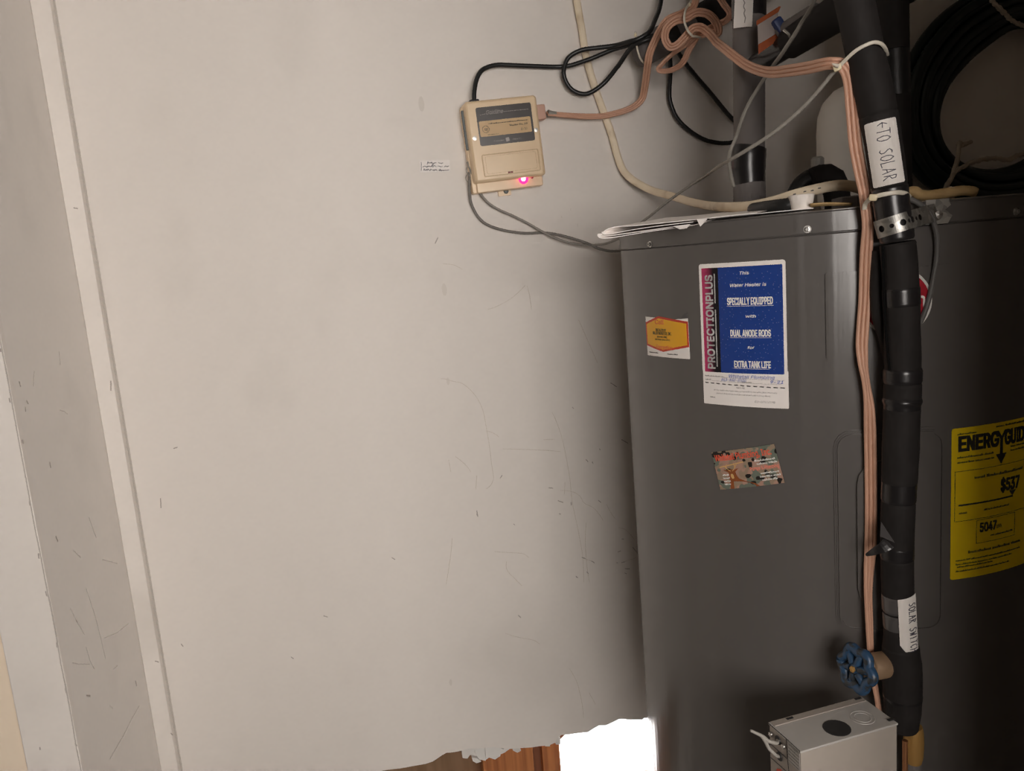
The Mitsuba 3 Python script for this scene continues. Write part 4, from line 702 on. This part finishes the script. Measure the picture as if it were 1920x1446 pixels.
# the bundle's coils, then down the front of the heater
lp = [(wp(1318, -60, .135) + [0, 0, .10], 10), (wp(1340, -25, .15), 10), (wp(1356, 6, .16), 10), (wp(1368, 24, .165), 20), (wp(1362, 38, .165), 50), (wp(1338, 50, .15), 50), (wp(1310, 64, .14), 40), (wp(1285, 84, .135), 40), (wp(1258, 104, .13), 60), (wp(1238, 124, .12), 75), (wp(1234, 131, .12), 70), (wp(1252, 133, .12), 60), (wp(1278, 120, .12), 45), (wp(1295, 88, .125), 40), (wp(1312, 66, .14), 40),
      (wp(1330, 62, .16), 10), (wp(1346, 62, .165), 0), (wp(1344, 44, .17), 0), (wp(1326, 26, .175), 0), (wp(1305, 24, .175), 10), (wp(1287, 34, .172), 20), (wp(1268, 38, .17), 20), (wp(1251, 52, .165), 0), (wp(1247, 72, .165), 0), (wp(1257, 88, .165), 10), (wp(1270, 84, .168), 30), (wp(1286, 68, .175), 20), (wp(1300, 53, .18), 30), (wp(1316, 52, .19), 30), (wp(1336, 70, .235), 25),
      (yp(1362, 94, 1.19), 20), (yp(1398, 121, 1.145), 15), (yp(1432, 134, 1.09), 5), (yp(1475, 133, .98), 0), (yp(1520, 126, .92), 0), (yp(1556, 119, .885), 0), (hp(1574, 120, .038), 20), (hp(1588, 135, .036), 30), (hp(1595, 165, .032), 10), (hp(1599, 215, .028), 0), (hp(1604, 270, .026), 0), (hp(1613, 320, .024), 10), (hp(1620, 355, .022), 35), (hp(1624, 390, .020), 40),
      (hp(1627, 430, .018), 10), (hp(1624, 480, .015), 0), (hp(1622, 550, .012), 0), (hp(1618, 610, .012), 0), (hp(1616, 645, .013), 40), (hp(1618, 680, .014), 70), (hp(1624, 720, .013), 30), (hp(1630, 770, .012), 0), (hp(1632, 840, .012), 0), (hp(1633, 920, .012), 0), (hp(1633, 980, .012), 0), (hp(1632, 1030, .013), 10), (hp(1629, 1075, .014), 45), (hp(1628, 1120, .015), 60), (hp(1630, 1170, .016), 60), (hp(1632, 1215, .018), 70), (hp(1637, 1265, .02), 75), (hp(1645, 1310, .022), 75), (hp(1650, 1345, .022), 75)]
ribbon([p for p, _ in lp], [r for _, r in lp], 760, 'ribbon_cable_001', 'pinkish three-wire cable coiled at the tie and running down the front of the heater', 'cable')

# ------------------------------------------------------------------ zip ties
def ziptie(pts, wid, key, label, head=None, hs=(.009, .007, .006), m='m_zip_white', thick=.0008):
    p = spline(pts, 50)
    obj(key_ := key, sweep(p, wid/2, 8, ry=thick, ref=view(p)), m, label, 'zip tie', smooth=True) if head is None else None
    if head is not None:
        base, i = key, 0; kk = base
        while kk in labels: i += 1; kk = f'{base}_{i:03d}'
        tag(kk, label, 'zip tie')
        obj(kk+'__strap', sweep(p, wid/2, 8, ry=thick, ref=view(p)), m, smooth=True)
        o, ang = head; v = view(o); xx = np.cross(v, [0, 0, 1]); xx /= np.linalg.norm(xx); yy_ = np.cross(xx, v); c, s = math.cos(ang), math.sin(ang)
        obj(kk+'__head', mapped(rbox(hs, .0018), plane_map(o, xx*c + yy_*s, yy_*c - xx*s)), 'm_zip_ivory', 'ivory tie head', smooth=40)
ziptie([hp(1574, 124, .046), hp(1586, 112, .050), hp(1602, 97, .055), hp(1620, 86, .057), hp(1638, 79.5, .057), hp(1650, 81, .055), hp(1658, 88, .050), hp(1662, 97, .040), hp(1664, 104, .028)], .0040, 'zip_tie', 'white zip tie arching over the top of the black pipe, tying the pink cable', (hp(1570, 127, .046), .3), (.0085, .0072, .006))
obj('zip_tie__tail', sweep([hp(1571, 124, .050), hp(1565, 121.5, .053), hp(1560, 119.5, .056)], [.0022, .0016, .0006], 8), 'm_zip_white', smooth=True)
ziptie([hp(1621, 393, .030), hp(1622, 384, .034), hp(1630, 374, .048), hp(1640, 369, .052), hp(1660, 364, .056), hp(1680, 361, .056), hp(1694, 362, .051), hp(1702, 366, .040), hp(1705, 370, .026)], .0050, 'zip_tie', 'white zip tie around the black pipe just above the perforated strap', (hp(1637, 370.5, .053), -.15), (.0085, .0075, .006))
ziptie([wp(1191, 60, .085), wp(1193, 72, .092), wp(1194, 85, .093), wp(1197, 100, .092), wp(1202, 112, .086), wp(1208, 118, .072)], .0034, 'zip_tie', 'pale zip tie around the grey foam pipe end, holding the black cord', (wp(1191.5, 66, .090), 1.4), (.006, .005, .005))
ziptie([wp(1296, 2, .14), wp(1289, 12, .155), wp(1284, 24, .188), wp(1283, 38, .19), wp(1287, 52, .192), wp(1293, 62, .195), wp(1300, 68, .192), wp(1308, 69, .18), wp(1314, 71, .165)], .0038, 'zip_tie', 'ivory zip tie around the coils of pink cable', (wp(1293, 9, .150), 1.0), (.006, .005, .005))

# ------------------------------------------------------------------ perforated strap around the pipe
i = pidx(422); o = ps[i]; v = view(o); sx = np.cross(v, [0, 0, 1]); sx /= np.linalg.norm(sx); szv = np.cross(sx, v); szv /= np.linalg.norm(szv)
tilt = math.radians(14); ex, ey = sx*math.cos(tilt) + szv*math.sin(tilt), szv*math.cos(tilt) - sx*math.sin(tilt)
rs_ = .0208
rim_pt = hp(1757, 397, .0022); q2 = float((rim_pt - o) @ ex)
def strap_map(vv):
    u = vv[:, 0]; lim = .62*rs_
    th = np.minimum(u, lim) / rs_; a = rs_*np.sin(th); d = rs_*np.cos(th)            # round the pipe, then straight to the rim
    ext = np.maximum(u - lim, 0)
    base = o + a[:, None]*ex - (d + vv[:, 2])[:, None]*v
    lim_pt = o + rs_*math.sin(.62)*ex - rs_*math.cos(.62)*v
    dirn = (rim_pt - lim_pt); Ld = np.linalg.norm(dirn); return base + (dirn/Ld)[None]*ext[:, None] + vv[:, 1:2]*ey
lim_pt = o + rs_*math.sin(.62)*ex - rs_*math.cos(.62)*v
uend = .62*rs_ + np.linalg.norm(rim_pt - lim_pt) + .004
st = sbox(-.026, -.0098, uend, .0098)
for u_, r_ in ((-.0148, .0036), (-.0030, .0023), (.0088, .0035), (.0185, .0022), (.0270, .0036), (.036, .0022), (.045, .0034)):
    st = st.difference(Point(u_, -.0005).buffer(r_, quad_segs=5))
obj('pipe_strap__perforated_band', slab(st, 0, .0010, strap_map, .0022), 'm_galvanised')
tag('pipe_strap', 'perforated galvanised metal strap holding the black pipe to the heater rim', 'metal strap')
uu = hu(hp(1760, 396)); bz_ = hp(1760, 396)[2]; lm = local(heater_map, uu, bz_)
obj('pipe_strap__fixing_plate', slab(Polygon([(-.016, -.0145), (.009, -.0145), (.0145, -.006), (.006, .001), (.0125, .006), (.010, .0135), (-.016, .0135)]), .001, .0030, lm, .004), 'm_galvanised', 'crumpled end of the strap')
obj('pipe_strap__fixing_screw', [mapped(lathe([(0, .003), (.0055, .003), (.0052, .0062), (0, .0072)], [0, 0, 0], [0, 0, 1], 6), lambda v: lm(v + [-.003, -.004, 0]))], 'm_steel', 'bright fixing screw')

# ------------------------------------------------------------------ blue-handled valve
VC = hp(1607, 1254, .062); VB = ps[pidx(1250)]
tag('gate_valve', 'bronze gate valve with a blue wheel handle on the black pipe', 'valve')
CXW = np.array([CX[0], CY[0], CZ[0]]); axv = VC - VB; axv /= np.linalg.norm(axv)
# the wheel faces the viewer's left
wn = -view(VC)*.47 - CXW*.87 + np.array([0, 0, -.12]); wn /= np.linalg.norm(wn)
e1 = np.cross(wn, [0, 0, 1]); e1 /= np.linalg.norm(e1); e2 = np.cross(wn, e1)
ring = [VC + e1*.0222*math.cos(a)*(1+.12*math.cos(6*a)) + e2*.0222*math.sin(a)*(1+.11*math.cos(6*a)) for a in np.linspace(0, 2*np.pi, 73)]
obj('gate_valve__hand_wheel', sweep(ring, .0060, 12, ry=.0066), 'm_valve_blue', 'blue scalloped hand wheel', smooth=True)
for k_ in range(6):
    a = k_*np.pi/3 + .25; obj('gate_valve__hand_wheel__spoke', sweep([VC + (e1*.006*math.cos(a) + e2*.006*math.sin(a)) + wn*.003, VC + (e1*.020*math.cos(a) + e2*.020*math.sin(a))], [.0046, .0048], 8), 'm_valve_blue', smooth=True)
obj('gate_valve__hand_wheel__hub', lathe([(0, -.006), (.0085, -.006), (.0080, .004), (.0045, .006), (0, .006)], VC, wn, 20), 'm_valve_blue', smooth=35)
obj('gate_valve__wheel_nut', lathe([(0, .005), (.0038, .005), (.0038, .0085), (0, .0095)], VC, wn, 6), 'm_brass', 'small brass nut')
b0, b1 = hp(1637, 1250, .043), hp(1660, 1246, .036)
obj('gate_valve__bonnet', [sweep([hp(1626, 1250, .050), b0], [.0125, .0138], 24), sweep([b0, hp(1640, 1249.5, .043), b1, hp(1680, 1246, .028)], [.0156, .0160, .0158, .0150], 28)], 'm_bronze', 'bronze bonnet', smooth=40)
obj('gate_valve__stem', sweep([VC - wn*.004, hp(1626, 1250, .050)], .0045, 12), 'm_brass', smooth=True)

# ------------------------------------------------------------------ beige relay box at the bottom
zt_ = EYE[2]-.55
def zp(px, py, z): r = ray(px, py); return EYE + r * ((z - EYE[2]) / r[2])
A, B_, C_, Dd = (zp(*p, zt_) for p in ((1440, 1354), (1613, 1305), (1687, 1357), (1500, 1410)))
bo = (A + B_ + C_ + Dd)/4; exb = (B_ - A + C_ - Dd)/2; lx = np.linalg.norm(exb); exb = exb/lx; eyb = np.cross([0, 0, 1], exb); ly = abs(float((A - Dd) @ eyb)); 
bm = plane_map(bo, exb, eyb)                            # x along the long side, y towards the heater, z up
hb = .135
def bxp(px, py, side):                                   # a pixel on the left end face -> (y, z)
    r = ray(px, py); t = ((bo - exb*lx/2 - EYE) @ exb) / (r @ exb); q = EYE + r*t - bo; return float(q @ eyb), float(q[2])
RB = 'relay_box'; tag(RB, 'beige metal relay box with a round black knockout on its top, at the bottom', 'electrical box')
obj(RB+'__body', mapped(rbox([lx-.0015, ly-.0015, hb-.002], .002), lambda v: bm(v + [0, 0, -hb/2-.001])), 'm_relay_beige', smooth=40)
lid = rbox([lx, ly, .003], .0012); obj(RB+'__top_plate', mapped(lid, lambda v: bm(v + [0, 0, -.0014])), 'm_relay_top', 'grey top plate', smooth=40)
obj(RB+'__top_plate__rim', bar([-lx/2+.002, ly/2-.011, -.0002], [lx/2-.002, ly/2-.0015, .0012], bm, .0006), 'm_relay_beige', 'raised back rim')
kq = zp(1569, 1366, zt_) - bo; ka, kb = float(kq @ exb), float(kq @ eyb)
obj(RB+'__knockout', mapped(lathe([(0, 0), (.0150, 0), (.0150, .0006), (0, .0006)], [ka, kb, .0001], [0, 0, 1], 40), bm), 'm_knockout', 'round black opening')
kq = zp(1617, 1346, zt_) - bo; e1_, e2_ = float(kq @ exb), float(kq @ eyb)
obj(RB+'__embossed_rings', [mapped(lathe([(r_, 0), (r_+.0011, 0), (r_+.0008, .0007), (r_+.0002, .0007), (r_, 0)], [e1_, e2_, 0], [0, 0, 1], 36), bm) for r_ in (.0085, .0125)], 'm_relay_top', 'faint embossed rings', smooth=40)
for px, py in ((1609, 1312), (1481, 1349), (1671, 1351)):
    q = zp(px, py, zt_) - bo; obj(RB+'__slot', mapped(rbox([.009, .0036, .0012], .0005), lambda v, q=q: bm(v + [float(q @ exb), float(q @ eyb), .0012])), 'm_knockout', 'small dark slot')
# left end: terminal strip with screws, holes and a printed panel
endm = lambda v: bm(np.stack([-lx/2 - v[:, 2], -v[:, 0], v[:, 1]], 1))    # u towards the viewer, v up, w outwards
ZB = lambda x, y: (1400 + x*355/1920., 1180 + y*266/1439.)
def ep(x, y): yq, zq = bxp(*ZB(x, y), 0); return (-yq, zq)
for x_, y_ in ((320, 1125), (335, 1290)):
    q = ep(x_, y_); obj(RB+'__terminal_hole', mapped(lathe([(0, 0), (.0052, 0), (.0048, .0010), (0, .0010)], [q[0], q[1], .0003], [0, 0, 1], 20), endm), 'm_knockout', 'dark terminal hole')
for x_, y_ in ((250, 1065), (378, 1188)):
    q = ep(x_, y_); obj(RB+'__terminal_screw', mapped(lathe([(0, 0), (.0030, 0), (.0026, .0020), (0, .0026)], [q[0], q[1], .0003], [0, 0, 1], 14), endm), 'm_steel', 'shiny terminal screw', smooth=30)
for l_ in ([(225, 955), (405, 1110), (545, 1240)], [(405, 1110), (420, 1330), (432, 1439)], [(240, 1160), (410, 1310)], [(245, 1300), (415, 1450)]):
    q = [ep(*p) for p in l_]; obj(RB+'__seam', mapped(line(q, .0008, .0003, .0003), endm), 'm_knockout', 'thin dark seam')
pq = Polygon([ep(*p) for p in ((420, 1150), (540, 1265), (545, 1450), (425, 1340))]); obj(RB+'__rating_panel', slab(pq, .0002, .0005, endm), 'm_relay_top', 'grey printed panel')
L = []
for k_ in range(6):
    a_, b_ = ep(430, 1165 + k_*32), ep(532, 1262 + k_*32); L.append(line([a_, b_], .0007, .0006))
obj(RB+'__rating_panel__small_print', press(L, endm), 'm_ink_grey')
q = [ep(*p) for p in ((310, 1415), (345, 1420), (370, 1455), (300, 1450))]; obj(RB+'__red_mark', slab(Polygon(q), .0002, .0006, endm), 'm_sticker_red', 'small red mark')
wq = [yp(1407, 1370, .775), yp(1418, 1375, .775), yp(1430, 1381, .776), yp(1441, 1390, .777), yp(1452, 1393, .778), endm(np.array([[*ep(320, 1125), .001]]))[0]]
obj('relay_wire', tube(wq, np.interp(np.linspace(0, 1, 40), [0, .4, 1], [.0016, .0022, .0020]), 40, 8), 'm_cable_grey', 'grey wire curling out of the left end of the relay box, upper one', 'wire', smooth=True)
wq = [yp(1428, 1380, .776), yp(1436, 1392, .776), yp(1442, 1404, .777), yp(1450, 1412, .778), endm(np.array([[*ep(335, 1290), .001]]))[0]]
obj('relay_wire', tube(wq, .0020, 40, 8), 'm_cable_grey', 'grey wire curling out of the left end of the relay box, lower one', 'wire', smooth=True)

# ------------------------------------------------------------------ brass fitting under the pipe
bp = ps[pidx(1366)]; bt = hp(1713, 1376, .034)
tag('brass_fitting', 'brass pipe fitting below the black pipe, right of the relay box', 'pipe fitting')
fx = np.array([bp[0]+.008, bp[1], 0])
zA, zB2, zC = hp(1710, 1372, .036)[2], hp(1710, 1418, .036)[2], hp(1710, 1428, .036)[2]
obj('brass_fitting__nut', lathe([(0, zC-.002), (.0092, zC-.002), (.0112, zB2), (.0118, (zA+zB2)/2), (.0114, zA-.002), (.0100, zA+.006), (0, zA+.006)], np.r_[bt[:2], 0], [0, 0, 1], 28), 'm_brass', smooth=35)
obj('brass_fitting__tailpiece', lathe([(0, zC-.12), (.0088, zC-.12), (.0088, zC), (0, zC)], np.r_[bt[:2], 0], [0, 0, 1], 24), 'm_foam_grey', 'dark pipe below', smooth=35)
cpp = hp(1697, 1400, .048); obj('brass_fitting__copper_tube', lathe([(0, zC-.12), (.0032, zC-.12), (.0032, zA-.004), (0, zA-.004)], np.r_[cpp[:2], 0], [0, 0, 1], 16), 'm_copper', 'thin copper tube', smooth=35)

# ------------------------------------------------------------------ green garden hose hanging in a coil
hc = wp(1890, 190, .06); hs_, hz = ws(hc), hc[2]
inner = [(-.140, -.02), (-.132, -.069), (-.106, -.097), (-.049, -.116), (.016, -.118), (.060, -.108), (.115, -.08), (.150, -.03), (.160, .04), (.140, .11), (.095, .155), (.041, .150), (.009, .128), (-.053, .084), (-.115, .03)]
inner = [(a*1.041, b*1.041) for a, b in inner]
ang = np.unwrap([math.atan2(b, a) for a, b in inner]); rad = [math.hypot(a, b) for a, b in inner]
o_ = np.argsort(np.array(ang) % (2*np.pi)); an = (np.array(ang) % (2*np.pi))[o_]; ra = np.array(rad)[o_]
an = np.r_[an[-1]-2*np.pi, an, an[0]+2*np.pi]; ra = np.r_[ra[-1], ra, ra[0]]
NL = 13; ph = np.linspace(0, 2*np.pi*NL, 90*NL); turn = ph / (2*np.pi)
lay = [(0, 1), (1, 0), (1, 1), (2, 2), (2, 0), (2, 1), (3, 1), (3, 2), (3, 0), (4, 1), (4, 2), (5, 1), (5, 0), (5, 1)]
li = np.interp(turn, np.arange(len(lay)), [a for a, b in lay]); lo_ = np.interp(turn, np.arange(len(lay)), [b for a, b in lay])
rr = np.interp(ph % (2*np.pi), an, ra) + .0095
rr = np.convolve(np.pad(rr, 7, mode='edge'), np.ones(15)/15, 'valid')
wob = .006*(meshkit.noise(np.stack([ph*.7, turn*1.7, ph*0], 1)) - .5)
spread = 1 + .45*np.clip(np.sin((ph % (2*np.pi)) - .9), 0, 1)        # the bundle fans out where it hangs over the hook
hpts = W(hs_ + (rr + li*.0150*spread + wob)*np.cos(ph), .030 + lo_*.018 + wob, hz + (rr + li*.0150*spread + wob)*np.sin(ph)*.97)
obj('garden_hose', sweep(hpts, .0098, 9), 'm_hose', 'dark green garden hose hanging in a thick coil at the right', 'garden hose', smooth=True)
def strip(pts, r, key, label, n=50, amp=.0012, **k):
    p = spline(pts, n); p = p + amp*(rng.random((n, 3)) - .5); obj(key, sweep(p, r*(.8 + .5*rng.random(n)), 8, **k), 'm_string', label, 'string', smooth=True)
strip([wp(1852, -25, 0.081), wp(1860, 0, 0.084), wp(1872, 14, 0.086), wp(1884, 25, 0.086), wp(1894, 36, 0.086), wp(1908, 44, 0.086), wp(1935, 53, 0.084)], .0042, 'hose_string', 'pale frayed string around the top of the hose coil')
strip([hp(1784, 357, -.018), wp(1784, 335, 0.086), wp(1790, 317, 0.088), wp(1796, 296, 0.089), wp(1797, 278, 0.089), wp(1801, 266, 0.088)], .0046, 'hose_string', 'pale knotted string standing up on the lower part of the hose coil')
strip([wp(1797, 277, 0.088), wp(1806, 272, 0.088), wp(1815, 268, 0.086), wp(1822, 266, 0.081)], .0040, 'hose_string', 'short frayed string end pointing right above the hose loop', 24)
strip([wp(1787, 326, 0.091), wp(1800, 316, 0.092), wp(1825, 304, 0.091), wp(1850, 298, 0.088), wp(1868, 297, 0.086), wp(1890, 300, 0.084), wp(1905, 293, 0.082), wp(1935, 285, 0.076)], .0046, 'hose_string', 'pale string stretching right along the lower hose loops')

# ------------------------------------------------------------------ things lying on the heater top
def top_pt(px, off): p = hp(px, 400, off); return p
# folded white papers hanging over the rim at left: three leaves
def leaf(pts, depth_dir, dep, thick, key_, label=None):
    p = spline(pts, 40); n = len(p); d = depth_dir * dep
    v = np.vstack([p, p + d, p + [0, 0, thick], p + d + [0, 0, thick]]); f = []
    for i in range(n-1):
        f += [[i, i+1, n+i+1], [i, n+i+1, n+i], [2*n+i, 3*n+i+1, 2*n+i+1], [2*n+i, 3*n+i, 3*n+i+1], [i, 2*n+i+1, i+1], [i, 2*n+i, 2*n+i+1], [n+i, n+i+1, 3*n+i+1], [n+i, 3*n+i+1, 3*n+i]]
    return trimesh.Trimesh(v, f, process=False)
back = (CH - hp(1300, 420)); back[2] = 0; back /= np.linalg.norm(back); back = back*.75 + np.array([-.35, .35, 0]); back[2] = .05
po = .008
FPp = 'folded_papers'; tag(FPp, 'folded white papers lying on the left edge of the heater top', 'papers')
low = [hp(1195, 432, po-.02), hp(1160, 437, po-.01), hp(1135, 442, po), hp(1123, 446.5, po), hp(1121, 443, po), hp(1125, 440, po)]
l1 = [yp(1120, 441, 1.02), yp(1122, 445, 1.02), yp(1130, 447.5, 1.02), yp(1150, 446, 1.02), yp(1180, 441, 1.015), yp(1230, 433, 1.005), yp(1275, 427, .995), yp(1300, 423, .985), yp(1320, 416, .975)]
l2 = [yp(1121, 440, 1.025), yp(1128, 443.5, 1.025), yp(1150, 442, 1.022), yp(1190, 436.5, 1.015), yp(1235, 430, 1.005), yp(1290, 422, .985)]
l3 = [yp(1128, 436, 1.03), yp(1134, 440, 1.03), yp(1150, 438.5, 1.03), yp(1190, 431, 1.02), yp(1240, 424, 1.0), yp(1300, 417, .98)]
l4 = [yp(1131, 436, 1.032), yp(1142, 429, 1.032), yp(1160, 425.5, 1.03), yp(1200, 423, 1.02), yp(1250, 418, 1.0), yp(1310, 412, .98), yp(1360, 406, .96), yp(1420, 400, .94)]
bd = np.array([.10, .16, .012])
for l_ in (l1, l2, l3, l4): obj(FPp+'__leaf', leaf(l_, bd, 1.0, .0009, ''), 'm_paper')
tq = [yp(1306, 411, .972), yp(1326, 411, .968), yp(1313, 425, .962)]
obj(FPp+'__folded_corner', trimesh.Trimesh(np.array(tq + [p + [.0004, .0006, 0] for p in tq]), [[0, 2, 1], [3, 4, 5], [0, 1, 4], [0, 4, 3], [1, 2, 5], [1, 5, 4], [2, 0, 3], [2, 3, 5]], process=False), 'm_paper', 'turned down paper corner')
tq = [yp(1262, 424, .985), yp(1295, 420, .98), yp(1288, 428, .976), yp(1275, 430.5, .976)]
obj(FPp+'__folded_corner', trimesh.Trimesh(np.array(tq), [[0, 2, 1], [0, 3, 2]], process=False), 'm_paper')
sh_ = [hp(1330, 413, -.004), hp(1380, 404, -.006), hp(1430, 397, -.008), hp(1480, 391, -.010), hp(1525, 386, -.014)]
for p in sh_: p[2] = TOP + .0032
obj('loose_sheet', leaf(sh_, np.array([.06, .14, .0]), 1.0, .0010, ''), 'm_paper', 'loose sheet of paper along the front edge of the heater top', 'paper')
cp = hp(1503, 390, -.028)
obj('plastic_cap', lathe([(0, 0), (.0118, 0), (.0128, .003), (.0145, .0135), (.0150, .0165), (.0138, .0175), (0, .0175)], np.r_[cp[:2], TOP+.0042], [0, 0, 1], 32), 'm_cap_white', 'white plastic cap standing on the heater rim under the cream cable', 'plastic cap', smooth=35)
def on_top(px, y): p = hp(px, 400, y); return p
tp_ = [(1518, 0.0), (1530, .004), (1550, .0045), (1575, .003), (1592, .0005), (1592, -.002), (1518, -.0045)]
base_t = [hp(px, 395, -.018) for px, _ in tp_]
st_ = [np.r_[hp(1520, 390, -.016)[:2], TOP+.0075], np.r_[hp(1545, 388, -.016)[:2], TOP+.0072], np.r_[hp(1570, 386, -.02)[:2], TOP+.006], np.r_[hp(1596, 384, -.024)[:2], TOP+.0045]]
obj('tan_sliver', sweep(spline(st_, 20), np.linspace(.0062, .0030, 20), 8, ry=.0016, ref=np.tile([0, 0.3, 1.0], (20, 1))), 'm_card_tan', 'thin tan sliver of card beside the white cap', 'card scrap', smooth=True)
wk = [np.r_[hp(1690, 380, -.020)[:2], TOP+.010], np.r_[hp(1716, 372, -.018)[:2], TOP+.0125], np.r_[hp(1722, 372, -.018)[:2], TOP+.0090], np.r_[hp(1745, 368, -.020)[:2], TOP+.0070], np.r_[hp(1775, 366, -.020)[:2], TOP+.0082], np.r_[hp(1800, 364, -.022)[:2], TOP+.0095], np.r_[hp(1818, 362, -.022)[:2], TOP+.0085], np.r_[hp(1830, 362, -.022)[:2], TOP+.0055]]
obj('tan_foam_strip', sweep(spline(wk, 40), np.interp(np.linspace(0, 1, 40), [0, .15, .3, .5, .8, .93, 1], [.0062, .0080, .0050, .0056, .0082, .0065, .0030]), 10, ry=.006), 'm_card_tan', 'tan wedge lying on the heater rim below the hose', 'wedge', smooth=True)
hk = [hp(1412, 372, -.06), hp(1440, 380, -.04), hp(1470, 384, -.03), hp(1482, 385, -.03)]
for p in hk: p[2] = TOP + .011
obj('black_hose_piece', tube(hk, .0085, 24, 14), 'm_rubber', 'short black rubber piece lying left of the white cap', 'rubber piece', smooth=40)
